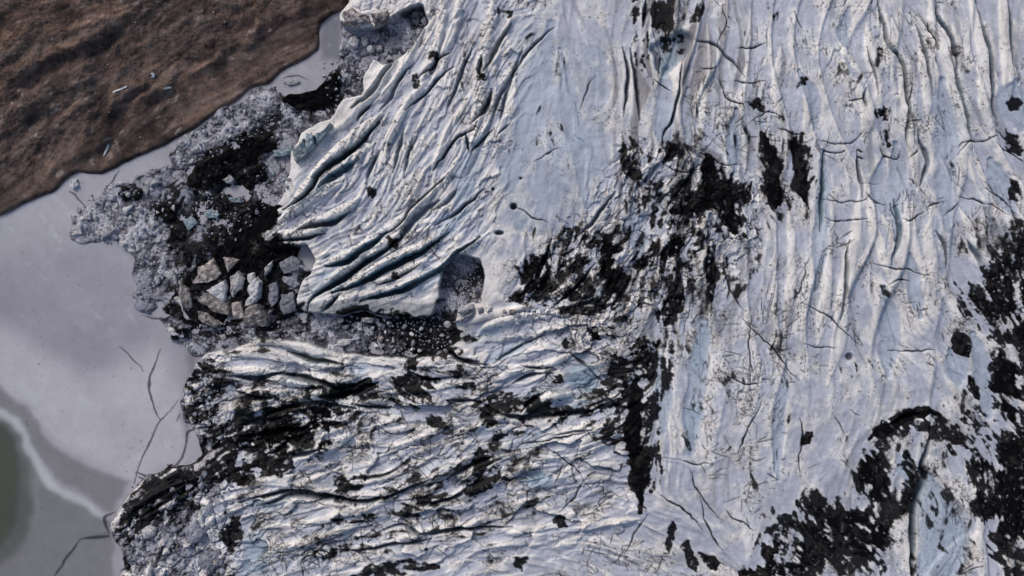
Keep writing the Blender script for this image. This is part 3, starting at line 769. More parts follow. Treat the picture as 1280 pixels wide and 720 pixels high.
# outer ring: coarser rows and columns that run on past the picture
pad = np.cumsum(np.linspace(2, 9, 42)); pi_ = np.round(pad).astype(int)
ixs = np.concatenate([pi_[::-1], np.arange(NX), NX - 1 - pi_]); iys = np.concatenate([pi_[::-1], np.arange(NY), NY - 1 - pi_])
PXs = np.concatenate([X0 - pad[::-1], xs, xs[-1] + pad]); PYs = np.concatenate([Y0 - pad[::-1], ys, ys[-1] + pad])
def ext(F): return F[np.ix_(iys, ixs)]
EX, EY = np.meshgrid(PXs, PYs); EB = ext(B)
kk = S*(HC - EB)/HC; WXs = ((EX - 640)*kk).astype(np.float32); WYs = (-(EY - 360)*kk).astype(np.float32)
NW, NH = len(PXs), len(PYs)
def grid_mesh(name, Z, keep, colr, mat, flat=None):
    """one sheet made of the cells in keep"""
    J, I = np.nonzero(keep[:-1, :-1] | keep[1:, :-1] | keep[:-1, 1:] | keep[1:, 1:])
    a = J*NW + I; q = np.stack([a, a + NW, a + NW + 1, a + 1], 1)
    used = np.zeros(NW*NH, bool); used[q.ravel()] = True; idx = np.cumsum(used) - 1; q = idx[q].astype(np.int32)
    if flat is None: co = np.stack([WXs.ravel(), WYs.ravel(), Z.ravel()], 1)[used]
    else: co = np.stack([((EX - 640)*S).ravel(), (-(EY - 360)*S).ravel(), np.full(NW*NH, flat)], 1)[used]
    me = bpy.data.meshes.new(name); n = len(co); f = len(q)
    me.vertices.add(n); me.vertices.foreach_set('co', co.astype(np.float32).ravel())
    me.loops.add(f*4); me.loops.foreach_set('vertex_index', q.ravel())
    me.polygons.add(f); me.polygons.foreach_set('loop_start', np.arange(f, dtype=np.int32)*4); me.polygons.foreach_set('loop_total', np.full(f, 4, np.int32))
    me.polygons.foreach_set('use_smooth', np.ones(f, bool))
    at_ = me.color_attributes.new('Col', 'FLOAT_COLOR', 'POINT')
    c4 = np.ones((n, 4), np.float32); c4[:, :3] = colr.reshape(-1, 3)[used]; at_.data.foreach_set('color', c4.ravel())
    me.update(calc_edges=True); me.materials.append(mat)
    o = bpy.data.objects.new(name, me); bpy.context.scene.collection.objects.link(o); return o
def mat_attr(name, rough=.6, bump=.25, scale=1.2, var=.12, spec=.4):
    m = bpy.data.materials.new(name); m.use_nodes = True; nt = m.node_tree; b = nt.nodes['Principled BSDF']
    a = nt.nodes.new('ShaderNodeAttribute'); a.attribute_name = 'Col'
    tc = nt.nodes.new('ShaderNodeTexCoord'); n = nt.nodes.new('ShaderNodeTexNoise'); n.inputs['Scale'].default_value = scale; n.inputs['Detail'].default_value = 4; n.inputs['Roughness'].default_value = .65
    nt.links.new(tc.outputs['Object'], n.inputs['Vector'])
    mr = nt.nodes.new('ShaderNodeMapRange'); mr.inputs['From Min'].default_value = .3; mr.inputs['From Max'].default_value = .7; mr.inputs['To Min'].default_value = 1 - var; mr.inputs['To Max'].default_value = 1 + var
    nt.links.new(n.outputs['Fac'], mr.inputs['Value'])
    mx = nt.nodes.new('ShaderNodeVectorMath'); mx.operation = 'SCALE'; nt.links.new(a.outputs['Color'], mx.inputs[0]); nt.links.new(mr.outputs['Result'], mx.inputs['Scale'])
    nt.links.new(mx.outputs['Vector'], b.inputs['Base Color'])
    bp = nt.nodes.new('ShaderNodeBump'); bp.inputs['Strength'].default_value = bump; bp.inputs['Distance'].default_value = .5; nt.links.new(n.outputs['Fac'], bp.inputs['Height']); nt.links.new(bp.outputs['Normal'], b.inputs['Normal'])
    b.inputs['Roughness'].default_value = rough; b.inputs['Specular IOR Level'].default_value = spec
    return m
def mat_ice(name, c1, c2, rough=.6, scale=.6, dirtc=(28, 26, 28), dirta=.5):
    m = bpy.data.materials.new(name); m.use_nodes = True; nt = m.node_tree; b = nt.nodes['Principled BSDF']
    g = nt.nodes.new('ShaderNodeNewGeometry'); oi = nt.nodes.new('ShaderNodeObjectInfo')
    n = nt.nodes.new('ShaderNodeTexNoise'); n.inputs['Scale'].default_value = scale; n.inputs['Detail'].default_value = 6; n.inputs['Roughness'].default_value = .7
    nt.links.new(g.outputs['Position'], n.inputs['Vector'])
    cr = nt.nodes.new('ShaderNodeValToRGB'); e = cr.color_ramp.elements
    e[0].position = .30 + .0; e[0].color = (*lin(dirtc), 1); e[1].position = .72; e[1].color = (*lin(c2), 1)
    k = cr.color_ramp.elements.new(.30 + .2*dirta); k.color = (*lin(c1), 1)
    nt.links.new(n.outputs['Fac'], cr.inputs['Fac'])
    mr = nt.nodes.new('ShaderNodeMapRange'); mr.inputs['To Min'].default_value = .6; mr.inputs['To Max'].default_value = 1.15; nt.links.new(oi.outputs['Random'], mr.inputs['Value'])
    mx = nt.nodes.new('ShaderNodeVectorMath'); mx.operation = 'SCALE'; nt.links.new(cr.outputs['Color'], mx.inputs[0]); nt.links.new(mr.outputs['Result'], mx.inputs['Scale'])
    nt.links.new(mx.outputs['Vector'], b.inputs['Base Color'])
    bp = nt.nodes.new('ShaderNodeBump'); bp.inputs['Strength'].default_value = .5; bp.inputs['Distance'].default_value = .4; nt.links.new(n.outputs['Fac'], bp.inputs['Height']); nt.links.new(bp.outputs['Normal'], b.inputs['Normal'])
    b.inputs['Roughness'].default_value = rough; return m
def tag(o, label=None, cat=None, group=None, kind=None):
    for k, v in (('label', label), ('category', cat), ('group', group), ('kind', kind)):
        if v: o[k] = v
    return o
M_GL = mat_attr('glacier_ice', .65, .30, 1.1, .10, .12); M_HILL = mat_attr('brown_scree', .95, .5, .8, .16, .05); M_LAKE = mat_attr('lake_ice', .55, .04, .25, .03, .3)
M_ASH = mat_attr('black_debris', .95, .5, 1.3, .30, .05); M_WATER = mat_attr('cold_water', .16, .05, .5, .03, .5)

EH = ext(hice); EC = ext(col); ewide = ext(wide)
sideU = (GX*0 + 1)*((upm > .5) | ((lowm < .5) & (bed_m < .5)))
lowfield = blur(((lowm > .5) & (upm < .5)).astype(np.float32), 1.0); bedf = (edge < .35) & (upm + lowm < .5)
cls = np.where(edge > .35, np.where(lowfield > .5, 2, 1), 3)
ecls = ext(cls)
# each cell belongs to exactly one sheet
def cells(mask):
    k = np.zeros_like(mask); k[:-1, :-1] = mask[:-1, :-1]; return k
def sheet(name, mask, **kw):
    J, I = np.nonzero(mask[:-1, :-1])
    return J, I
def grid_cells(name, Z, mask, colr, mat, flat=None):
    global _cells
    a = np.zeros((NH, NW), bool); a[:-1, :-1] = mask[:-1, :-1]
    J, I = np.nonzero(a); base = J*NW + I
    q = np.stack([base, base + NW, base + NW + 1, base + 1], 1)
    used = np.zeros(NW*NH, bool); used[q.ravel()] = True; idx = np.cumsum(used) - 1; q = idx[q].astype(np.int32)
    if flat is None: co = np.stack([WXs.ravel(), WYs.ravel(), Z.ravel()], 1)[used]
    else: co = np.stack([((EX - 640)*S).ravel(), (-(EY - 360)*S).ravel(), np.full(NW*NH, flat)], 1)[used]
    me = bpy.data.meshes.new(name); n = len(co); f = len(q)
    me.vertices.add(n); me.vertices.foreach_set('co', co.astype(np.float32).ravel())
    me.loops.add(f*4); me.loops.foreach_set('vertex_index', q.ravel())
    me.polygons.add(f); me.polygons.foreach_set('loop_start', np.arange(f, dtype=np.int32)*4); me.polygons.foreach_set('loop_total', np.full(f, 4, np.int32))
    me.polygons.foreach_set('use_smooth', np.ones(f, bool))
    c = me.color_attributes.new('Col', 'FLOAT_COLOR', 'POINT'); c4 = np.ones((n, 4), np.float32); c4[:, :3] = colr.reshape(-1, 3)[used]; c.data.foreach_set('color', c4.ravel())
    me.update(calc_edges=True); me.materials.append(mat)
    o = bpy.data.objects.new(name, me); bpy.context.scene.collection.objects.link(o); return o
inice = ewide > .06
tag(grid_cells('upper_glacier', EH, inice & (ecls == 1), EC, M_GL), 'pale ribbed glacier flowing down towards the rubble and the frozen lake', None, None, 'structure')
tag(grid_cells('lower_glacier', EH, inice & (ecls == 2), EC, M_GL), 'crumpled dirty ice lobe reaching left to the frozen lake below the rubble trough', None, None, 'structure')
tag(grid_cells('slush', EH, inice & (ecls == 3), EC, M_GL), 'grey slush and crushed ice between the glacier fronts and the lake', None, None, 'stuff')
tag(grid_cells('hillside', ext(hhill), ext(hillm) > .06, ext(hc), M_HILL), 'bare brown scree hillside above the frozen lake', None, None, 'structure')
lk = (ext(hillm) < .98) & (ext(isoft) < .98)
ew = ext(waterm) > .5
tag(grid_cells('frozen_lake', None, lk & ~ew, ext(lc), M_LAKE, 0.0), 'grey frozen lake with thin cracks and pale snow bands', None, None, 'structure')
tag(grid_cells('water', None, lk & ew, ext(lc), M_WATER, 0.0), 'dark green open water at the edge of the lake ice', None, None, 'structure')

# thick black debris lying on the ice, one sheet for each band
thick = blur(dirt*ss(.72, 1.1, dz + .12*fine), .8)
TERR = [("black_debris", "1060,0 1400,0 1400,800 1060,800", None), ]
dcol = mix(np.broadcast_to(lin((15, 14, 16)), (NY, NX, 3)), lin((50, 46, 46)), .6*ss(.6, 2.6, F2 + .7*fine)); dcol = mix(dcol, lin((110, 108, 112)), ss(2.6, 3.6, gn(.7) + .9*fine)*.5)
areas = [("1160,200 1500,200 1500,760 1236,760 1236,500 1160,470", "black rock debris down the right edge of the glacier beside white ice"),
         ("880,490 1236,490 1236,900 880,900", "black debris arc curving round the snowy hollow at the foot of the glacier"),
         ("740,400 870,390 870,660 740,660", "black vertical debris band between the crumpled lobe and smooth ice"),
         ("820,90 1030,90 1030,390 820,390", "black dirt patches on the ribbed ice column at mid glacier"),
         ("625,270 819,270 819,400 625,400", "black streaked dirt in the steep ice above the lobe seam"),
         ("330,80 440,80 440,160 330,160", "black dirt mound on the narrow lake channel beside the hillside"),
         ("130,170 352,170 352,256 130,256", "black debris ridge between grey rubble and the pale glacier snout"),
         ("190,257 384,257 384,440 190,440", "black debris around the broken dirty ice blocks"),
         ("250,500 480,500 480,620 250,620", "black dirt in the folds at the tip of the crumpled lobe")]
for p, lab in areas:
    m = poly(p, 0)*thick
    mm = ext(m) > .5; b = np.zeros_like(mm); ii = mm.copy(); ii[1:, :] |= mm[:-1, :]; ii[:-1, :] |= mm[1:, :]; ii[:, 1:] |= ii[:, :-1].copy(); ii[:, :-1] |= ii[:, 1:].copy()
    Z = EH + np.clip((ext(thick*poly(p, 0)) - .55)*1.2, -.5, .25) + .10*ext(F2)*mm
    tag(grid_cells('rock_debris', Z, ii, ext(dcol), M_ASH), lab, 'rock debris', None, 'stuff')

# ------------------------------------------------------------------ ice blocks
def hull(n, sx, sy, sz, seed, flat=.0):
    r = random.Random(seed); bm = bmesh.new()
    for k in range(n):
        while True:
            p = Vector((r.uniform(-1, 1), r.uniform(-1, 1), r.uniform(-1, 1)))
            if .55 < p.length < 1.05: break
        p.z = max(-.6, min(p.z, .75 - flat)); bm.verts.new((p.x*sx, p.y*sy, p.z*sz))
    ret = bmesh.ops.convex_hull(bm, input=bm.verts)
    bmesh.ops.delete(bm, geom=[g for g in ret['geom_interior'] if isinstance(g, bmesh.types.BMVert)], context='VERTS')
    bmesh.ops.bevel(bm, geom=list(bm.edges), offset=.09*min(sx, sy), segments=1, affect='EDGES', clamp_overlap=True)
    return bm
M_BLK = [mat_ice('grey_ice', (116, 118, 130), (184, 184, 196)), mat_ice('pale_ice', (176, 174, 178), (236, 232, 228), scale=.4, dirta=.6), mat_ice('dirty_ice', (128, 120, 118), (226, 216, 208), scale=.35, dirta=.9), mat_ice('teal_ice', (104, 124, 134), (172, 186, 194), dirta=.4)]
protos = []
for k in range(16):
    bm = hull(random.choice([12, 16, 22]), 1, random.uniform(.6, .95), random.uniform(.5, .8), 100 + k); me = bpy.data.meshes.new('ice_chunk'); bm.to_mesh(me); bm.free(); protos.append(me)
pm = {}
def proto(k, m):
    if (k, m) not in pm:
        me = protos[k].copy(); me.materials.clear(); me.materials.append(M_BLK[m]); pm[(k, m)] = me
    return pm[(k, m)]
col_ = bpy.context.scene.collection
# (area, how many, smallest, largest in metres, material weights, what it is, label, group)
RUB = [("430,44 480,40 520,14 545,10 520,60 500,80 470,80 440,90 425,84", 90, .8, 3.2, (5, 3, 0, 0), "rounded pale ice chunk among the rubble beside the top of the rock channel", "rounded ice chunks below the upper ice block"),
       ("400,80 440,64 460,90 450,110 425,128 405,120", 40, .7, 2.4, (6, 1, 1, 0), "small grey ice chunk around the black dirt mound in the channel", "ice chunks round the dirt mound"),
       ("205,194 240,164 290,134 322,116 350,120 345,160 280,195 220,210", 150, .7, 2.6, (4, 5, 0, 0), "small grey ice chunk frozen into the channel below the hillside", "ice chunks frozen in the channel"),
       ("88,290 96,262 130,240 190,232 230,260 220,300 150,308", 130, .8, 3.4, (4, 5, 1, 0), "angular grey ice chunk in the rubble spit reaching into the lake", "ice chunks in the rubble spit"),
       ("165,320 215,300 235,340 212,390 168,388", 60, .6, 2.2, (7, 1, 1, 0), "small grey ice chunk in the brash left of the broken dirty blocks", "brash ice left of the dirty blocks"),
       ("320,215 362,195 366,230 345,260 322,262", 70, .7, 2.6, (6, 2, 0, 1), "lavender grey ice chunk beside the pale glacier snout", "ice chunks beside the glacier snout"),
       ("206,395 300,410 380,395 400,425 300,432 240,445 215,430", 80, .7, 2.6, (4, 1, 3, 0), "dirty ice chunk below the broken blocks by the lobe", "dirty ice chunks above the lobe"),
       ("400,396 540,396 560,400 568,440 500,446 420,430", 170, .8, 3.4, (6, 2, 2, 0), "grey ice chunk in the rubble trough between the two ice lobes", "ice chunks in the rubble trough"),
       ("552,345 576,324 600,328 604,350 596,376 572,384 552,384", 90, .8, 2.6, (8, 1, 1, 0), "grey ice chunk on the floor of the arched collapse pit", "ice chunks in the collapse pit"),
       ("170,660 215,610 290,600 290,720 180,720", 90, 1.0, 3.6, (5, 3, 1, 0), "lavender ice chunk on the dark tip of the lower lobe", "ice chunks on the lobe tip"),
       ("235,480 262,450 275,500 270,540 245,530", 50, .8, 2.8, (4, 1, 3, 0), "dark grey ice chunk at the fractured edge of the lobe facing the lake", "ice chunks at the lobe edge"),
       ("240,240 300,240 330,270 300,300 240,300", 60, .7, 2.4, (6, 0, 2, 1), "blue grey ice chunk between the black debris banks", "ice chunks between the debris banks"),
       ("620,385 790,398 830,430 790,450 640,402", 70, .9, 3.0, (2, 5, 3, 0), "pale dirty ice chunk along the seam between the glacier and its lower lobe", "ice chunks along the seam")]
cand = []
for ri, (p, n, a, b, w, lab, grp) in enumerate(RUB):
    P = pts(p); bx = [q[0] for q in P]; by = [q[1] for q in P]; placed = []; t = 0
    while len(placed) < n and t < n*14:
        t += 1; x = random.uniform(min(bx), max(bx)); y = random.uniform(min(by), max(by))
        if not inpoly(P, x, y): continue
        r = a + (b - a)*random.random()**2.2
        if any((x - q[0])**2 + (y - q[1])**2 < ((r + q[2])*1.5)**2 for q in placed): continue
        placed.append((x, y, r)); m = random.choices(range(4), w)[0]
        cand.append((r, x, y, m, ri))
cand.sort(reverse=True)
rest = bmesh.new()
def put(o, x, y, r, sink=.25):
    z = at(hice, x, y); z = max(z, 0); b = at(B, x, y); wx, wy = world(x, y, b); o.location = (wx, wy, z + r*(.5 - sink))
for i, (r, x, y, m, ri) in enumerate(cand):
    k = random.randrange(16); rot = (random.gauss(0, .25), random.gauss(0, .25), random.uniform(0, 6.28)); sc = (r, r*random.uniform(.7, 1.1), r*random.uniform(.6, 1))
    if i < 290:
        o = bpy.data.objects.new('ice_chunk', proto(k, m)); col_.objects.link(o); o.rotation_euler = rot; o.scale = sc; put(o, x, y, r)
        tag(o, RUB[ri][5], 'ice chunk', RUB[ri][6])
    else:
        from mathutils import Matrix, Euler
        z = max(at(hice, x, y), 0); wx, wy = world(x, y, at(B, x, y))
        M = Matrix.LocRotScale(Vector((wx, wy, z + r*.2)), Euler(rot), Vector(sc)); n0 = len(rest.verts); f0 = len(rest.faces)
        tmp = protos[k]; rest.from_mesh(tmp); rest.verts.ensure_lookup_table()
        bmesh.ops.transform(rest, matrix=M, verts=rest.verts[n0:])
me = bpy.data.meshes.new('crushed_ice'); rest.to_mesh(me); rest.free(); me.materials.append(M_BLK[0])
o = bpy.data.objects.new('crushed_ice', me); col_.objects.link(o); tag(o, 'small crushed ice pieces scattered through the rubble in front of the glacier', 'crushed ice', None, 'stuff')

def slab(name, P, h, m, label, tilt=(0, 0), bev=.6, group=None, seed=0, base=None):
    """an angular block with the traced outline, broken top and leaning sides"""
    P = pts(P); r = random.Random(seed); cx_ = sum(p[0] for p in P)/len(P); cy_ = sum(p[1] for p in P)/len(P)
    b = at(B, cx_, cy_); z0 = base if base is not None else max(at(hice, cx_, cy_), 0); ox, oy = world(cx_, cy_, b)
    W = [(world(x, y, b)[0] - ox, world(x, y, b)[1] - oy) for x, y in P]
    # refine the outline so that edges are not ruler straight
    Q = []
    for k in range(len(W)):
        a, c = Vector(W[k]), Vector(W[(k+1) % len(W)]); Q.append(a); d = (c - a)
        if d.length > 3:
            q = a + d*r.uniform(.35, .65) + Vector((-d.y, d.x)).normalized()*r.uniform(-.12, .12)*d.length; Q.append(q)
    bm = bmesh.new(); lo = [bm.verts.new((q.x*1.08, q.y*1.08, -1.8)) for q in Q]
    hi = [bm.verts.new((q.x*r.uniform(.78, 1.04), q.y*r.uniform(.78, 1.04), h + q.x*tilt[0] + q.y*tilt[1] + r.uniform(-.25, .2)*h*.6)) for q in Q]
    ins = [bm.verts.new((v.co.x*.45 + r.uniform(-.1, .1)*h, v.co.y*.45 + r.uniform(-.1, .1)*h, h*1.12 + v.co.x*.45*tilt[0] + v.co.y*.45*tilt[1] + r.uniform(-.12, .22)*h)) for v in hi]
    n = len(Q)
    bm.faces.new(lo)
    for k in range(n):
        j = (k+1) % n; bm.faces.new((lo[k], lo[j], hi[j], hi[k])); bm.faces.new((hi[k], hi[j], ins[j], ins[k]))
    bm.faces.new(ins[::-1]) ; bmesh.ops.recalc_face_normals(bm, faces=bm.faces)
    bmesh.ops.triangulate(bm, faces=[f for f in bm.faces if len(f.verts) > 4])
    bmesh.ops.bevel(bm, geom=[e for e in bm.edges if e.is_manifold and e.calc_face_angle(0) > .3], offset=bev*.4, segments=1, affect='EDGES', clamp_overlap=True)
    bmesh.ops.triangulate(bm, faces=bm.faces[:]); bmesh.ops.subdivide_edges(bm, edges=[e for e in bm.edges if e.calc_length() > 1.2], cuts=2, use_grid_fill=True)
    from mathutils import noise
    off = Vector((seed*7.3, seed*3.1, 0))
    for v in bm.verts:
        if v.co.z > -1.2: v.co += .55*noise.noise_vector(v.co*.45 + off) + .22*noise.noise_vector(v.co*1.3 + off)
    me = bpy.data.meshes.new(name); bm.to_mesh(me); bm.free(); me.materials.append(M_BLK[m])
    o = bpy.data.objects.new(name, me); col_.objects.link(o); o.location = (ox, oy, z0); tag(o, label, 'ice block', group); return o
BL = [("248,334 269,322 280,342 262,353 242,356", 3.5, 2, "tan flat topped ice block at the head of the dirty block cluster", (.1, -.1)),
      ("262,363 284,349 285,377 281,379", 3.2, 1, "white triangular ice block just below the tan flat topped block", (0, .15)),
      ("290,345 300,338 308,349 306,361 294,372 290,366", 3.4, 1, "rounded mottled ice block right of the white triangular block", (.1, 0)),
      ("312,342 320,341 319,353 312,354", 3, 1, "small pale ice block above the bent pale block", (0, .1)),
      ("323,347 329,353 327,372 319,382 308,382 316,371 312,363", 3.6, 1, "bent pale cream ice block in the dirty block cluster", (0, .1)),
      ("310,386 325,380 337,397 337,407 308,409", 3.2, 2, "brown stained domed ice block lowest in the dirty cluster", (0, .2)),
      ("250,371 260,365 289,380 289,396 269,390 250,378", 2.6, 2, "dark lined ice slab under the white triangular block", (.05, -.05)),
      ("250,388 262,392 280,405 269,409 250,399", 2.2, 2, "dark ice slab at the bottom left of the dirty cluster", (0, .1)),
      ("210,344 217,337 224,345 226,360 219,353", 3, 1, "white pointed ice block left of the tan flat topped block", (-.1, .1)),
      ("222,371 231,374 241,399 234,398", 3, 1, "narrow white ice fin at the lake side of the dirty cluster", (-.2, 0)),
      ("228,352 238,360 244,385 238,390 228,368", 3.0, 2, "dark leaning ice block behind the narrow white fin", (-.2, 0)),
      ("333,336 344,325 343,333 333,346", 3.5, 1, "thin pale ice shard beneath the black debris at the snout", (0, .1)),
      ("354,345 373,343 376,357 367,361 354,352", 3.0, 0, "grey flat ice block at the foot of the snout", (0, 0)),
      ("350,328 366,320 378,326 374,340 356,342", 2.8, 0, "grey mottled ice block above the flat block at the snout", (0, 0)),
      ("338,356 348,352 350,372 342,384 336,375", 2.8, 0, "upright grey ice slab between the dirty cluster and the snout", (0, 0)),
      ("352,366 368,364 372,388 356,394 350,380", 2.6, 0, "large grey ice block touching the glacier foot", (0, 0)),
      ("292,378 304,375 308,396 294,399", 2.6, 2, "dark ice block left of the brown stained dome", (0, 0)),
      ("282,322 302,325 288,341", 2.8, 2, "grey wedge of ice right above the mottled block", (0, 0)),
      ("212,409 221,411 226,420 216,417", 2.2, 1, "little pale ice block low on the lake side near black dirt", (0, 0)),
      ("123,287 143,277 145,283 147,287 130,297", 1.6, 1, "bright rectangular ice slab in the rubble spit", (0, 0)),
      ("183,227 197,225 203,228 191,235", 2.2, 1, "bright white ice slab on black dirt below the channel", (0, 0)),
      ("151,263 168,256 163,264 157,269", 1.8, 1, "white wedge of ice in the dark rubble of the spit", (0, 0)),
      ("88,226 97,223 99,232 93,237 88,234", 2.0, 1, "white ice block stranded at the hillside shore", (0, 0)),
      ("108,268 116,265 115,274 108,275", 1.8, 1, "small white ice block at the lake end of the spit", (0, 0)),
      ("90,285 104,283 104,293 92,294", 1.4, 1, "pale broken slab at the outermost point of the spit", (0, 0)),
      ("280,225 290,219 295,224 291,230 285,230", 2.4, 1, "lone pale ice block on the black debris ridge", (0, 0)),
      ("256,266 264,262 276,268 272,273 258,272", 1.8, 3, "teal ice block between the two black debris banks", (0, 0)),
      ("228,275 240,270 250,280 236,288", 1.8, 3, "dull blue ice block near the spit side of the debris banks", (0, 0)),
      ("284,246 300,246 304,254 288,255", 1.8, 3, "dark blue ice block under the lone pale block", (0, 0)),
      ("431,19 441,14 462,21 464,31 446,35 432,33", 4.5, 2, "large tan ice block at the top of the rock channel", (0, .1)),
      ("466,22 486,17 486,28 470,35", 4.0, 2, "smaller tan ice block right of the large tan block", (0, .1)),
      ("438,48 446,46 451,52 448,60 440,61 437,54", 2.8, 1, "big rounded ice boulder nearest the rock channel", (0, 0)),
      ("452,47 459,46 461,56 456,60 452,55", 2.5, 1, "egg shaped ice boulder second from the rock channel", (0, 0)),
      ("463,46 473,40 478,46 470,56", 2.8, 0, "square grey ice boulder below the tan blocks", (0, 0)),
      ("459,59 466,57 469,64 463,68 459,65", 2.4, 1, "rounded ice boulder under the square grey boulder", (0, 0)),
      ("471,57 478,57 478,64 472,65", 2.2, 1, "small rounded ice boulder beside the crevassed ice edge", (0, 0)),
      ("466,70 474,69 473,77 466,79", 2.2, 0, "grey ice boulder against the ribbed ice edge", (0, 0)),
      ("450,80 460,76 467,82 458,92 450,88", 2.4, 0, "lavender ice boulder above the flat channel pool", (0, 0)),
      ("368,188 382,173 387,194 372,204", 5, 3, "teal ice tower at the outer flank of the glacier snout", (.1, 0)),
      ("384,167 395,171 396,184 387,195", 5.5, 3, "teal ice fin right beside the teal tower", (.1, 0)),
      ("395,169 416,156 410,169 398,183", 5, 3, "pale teal ice blade above the teal fin", (0, .1)),
      ("341,188 368,181 370,192 343,196", 2.2, 3, "low blue grey ice slab left of the teal tower", (0, 0)),
      ("354,103 372,98 376,103 360,107", 1.0, 1, "thin broken ice plate on the channel next to the hillside", (0, 0)),
      ("573,391 577,382 591,379 594,385 583,391", 4, 1, "white capped ice block at the mouth of the collapse pit", (0, 0)),
      ("567,402 580,395 594,388 594,393 578,403", 3.6, 0, "long grey ice slab under the white capped block", (0, .2)),
      ("597,385 604,384 605,391 598,392", 2.8, 0, "small grey round ice block right of the white capped block", (0, 0)),
      ("607,383 614,382 615,388 609,390", 3.2, 1, "small white round ice block at the seam by the pit", (0, 0)),
      ("452,397 468,398 466,404 452,402", 1.8, 1, "flat pale ice plate near the cliff in the rubble trough", (0, 0)),
      ("446,402 453,405 453,414 447,412", 1.8, 1, "upright pale plate at the left end of the rubble trough", (0, 0)),
      ("414,432 430,423 450,421 452,423 436,430 418,434", 2.6, 1, "long curved ice slab at the lower rim of the rubble trough", (0, 0)),
      ("177,662 186,656 196,660 194,670 182,672", 2.6, 1, "pale ice block on the dark striped lobe tip", (0, 0)),
      ("250,696 262,686 276,692 282,706 262,714 246,708", 3, 0, "large lavender ice block low on the lobe tip", (0, 0)),
      ("232,660 246,652 258,664 250,678 236,676", 2.6, 0, "lavender ice block in the middle of the lobe tip", (0, 0)),
      ("187,705 192,700 190,722 182,738 180,720", 3.5, 1, "tall white ice fin at the lowest corner of the lobe tip", (0, 0)),
      ("770,436 784,432 790,440 782,448 772,446", 3, 1, "round cream ice block beside the black vertical debris band", (0, 0)),
      ("768,410 780,408 784,416 776,422 768,418", 2.8, 1, "round pale ice block right of the black pit on the seam", (0, 0))]
for i, (p, h, m, lab, tl) in enumerate(BL):
    o = slab('ice_block', p, h, m, lab, tl, .5, None, 50 + i)
    if 'white capped' in lab and 'mouth' in lab:
        P = pts(p); mx_ = sum(q[0] for q in P)/len(P); my_ = sum(q[1] for q in P)/len(P)
        c = slab('snow_cap', ' '.join('%.1f,%.1f' % (mx_ + (q[0] - mx_)*.8, my_ + (q[1] - my_)*.8) for q in P), 2.2, 1, None, tl, .4, None, 90 + i)
        for k in ('label', 'category'):
            if k in c: del c[k]
        c.parent = o; c.location = (0, 0, h*.85)

# snow patches and boulders on the hillside
M_SNOWP = mat_ice('old_snow', (206, 206, 212), (236, 236, 240), dirta=.1); M_ROCK = mat_ice('scree_rock', (110, 98, 92), (170, 158, 150), .9, .9, (60, 52, 50), .6)
for i, (p, lab) in enumerate([("142,115.5 148,112 155,109.5 160,108 160,109.5 154,112 147,115 143,117", "long thin snow streak in a gully on the brown hillside"),
               ("189,92 192,91 194,94 192,97 189,97 191,95", "small hooked snow patch above the two snow streaks"),
               ("206,111.5 210,109.5 215,108.5 215,110.5 210,112 207,113", "short snow streak right of the long thin one"),
               ("129,194 131,187 135,180 136,182 133,189 130,195", "faint narrow snow streak near the shore of the hillside")]):
    P = pts(p); W = [world(x, y, at(B, x, y)) + (at(hhill, x, y) + .5,) for x, y in P]; c = Vector((sum(w[0] for w in W)/len(W), sum(w[1] for w in W)/len(W), sum(w[2] for w in W)/len(W)))
    bm = bmesh.new(); t = [bm.verts.new(Vector(w) - c) for w in W]; f = bm.faces.new(t); bm.normal_update()
    r = bmesh.ops.extrude_face_region(bm, geom=[f]); bmesh.ops.translate(bm, vec=(0, 0, -2.5), verts=[v for v in r['geom'] if isinstance(v, bmesh.types.BMVert)]); bmesh.ops.recalc_face_normals(bm, faces=bm.faces)
    me = bpy.data.meshes.new('snow_patch'); bm.to_mesh(me); bm.free(); me.materials.append(M_SNOWP); o = bpy.data.objects.new('snow_patch', me); col_.objects.link(o); o.location = c + Vector((0, 0, .2)); tag(o, lab, 'snow patch')
rp = []
for k in range(5):
    me = protos[k].copy(); me.materials.clear(); me.materials.append(M_ROCK); rp.append(me)
HP = pts(HILL); n = 0
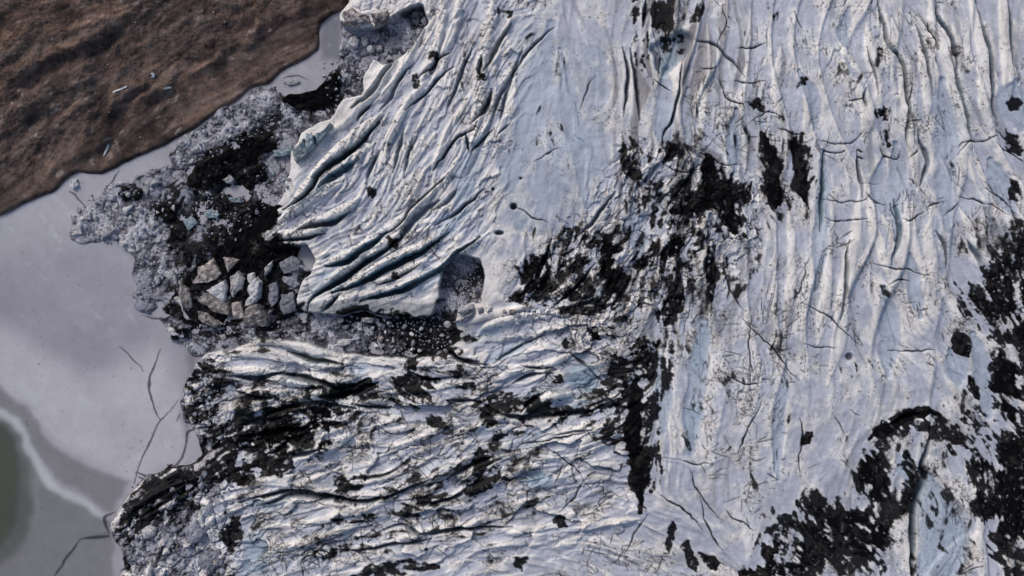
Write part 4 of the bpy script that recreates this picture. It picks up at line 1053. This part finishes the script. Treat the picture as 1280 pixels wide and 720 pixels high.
while n < 150:
    x = random.uniform(2, 400); y = random.uniform(2, 250)
    if not inpoly(HP, x, y) or not inpoly(HP, x + 8, y + 12): continue
    if random.random() > .25 + .75*(110 < x < 330 and y < 150): continue
    r = .35 + .9*random.random()**3; o = bpy.data.objects.new('boulder', rp[n % 5]); col_.objects.link(o); wx, wy = world(x, y, at(B, x, y)); o.location = (wx, wy, at(hhill, x, y) + r*.3); o.scale = (r, r*.8, r*.8); o.rotation_euler = (0, 0, random.uniform(0, 6.28))
    tag(o, 'small pale boulder lying on the brown hillside', 'boulder', 'boulders scattered over the hillside'); n += 1

# ------------------------------------------------------------------ camera, light, sky
sc = bpy.context.scene
cam = bpy.data.cameras.new('camera'); co = bpy.data.objects.new('camera', cam); col_.objects.link(co); sc.camera = co
co.location = (0, 0, HC); co.rotation_euler = (0, 0, 0); cam.sensor_width = 36; cam.lens = 36*HC/(1280*S); cam.clip_end = 5000; cam.clip_start = 1
EL, AZ = 38.0, 325.0      # elevation and compass bearing of the light (north = top of the picture)
sun = bpy.data.lights.new('sun', 'SUN'); so = bpy.data.objects.new('sun', sun); col_.objects.link(so)
sun.energy = 1.5; sun.angle = math.radians(18); sun.color = (1, .955, .93)
d = Vector((math.sin(math.radians(AZ))*math.cos(math.radians(EL)), math.cos(math.radians(AZ))*math.cos(math.radians(EL)), math.sin(math.radians(EL))))
so.rotation_euler = d.to_track_quat('Z', 'Y').to_euler(); so.location = (0, 0, 300)
w = bpy.data.worlds.new('World'); sc.world = w; w.use_nodes = True; nt = w.node_tree; bg = nt.nodes['Background']
sky = nt.nodes.new('ShaderNodeTexSky'); sky.sky_type = 'NISHITA'; sky.sun_disc = False; sky.sun_elevation = math.radians(EL); sky.sun_rotation = math.radians(AZ); sky.air_density = 1.0; sky.dust_density = 3.0; sky.ozone_density = 1.0
nt.links.new(sky.outputs['Color'], bg.inputs['Color']); bg.inputs['Strength'].default_value = .115
vs = sc.view_settings; vs.view_transform = 'Standard'; vs.look = 'None'; vs.gamma = 1; vs.exposure = -0.10
sc.cycles.max_bounces = 4; sc.cycles.diffuse_bounces = 2
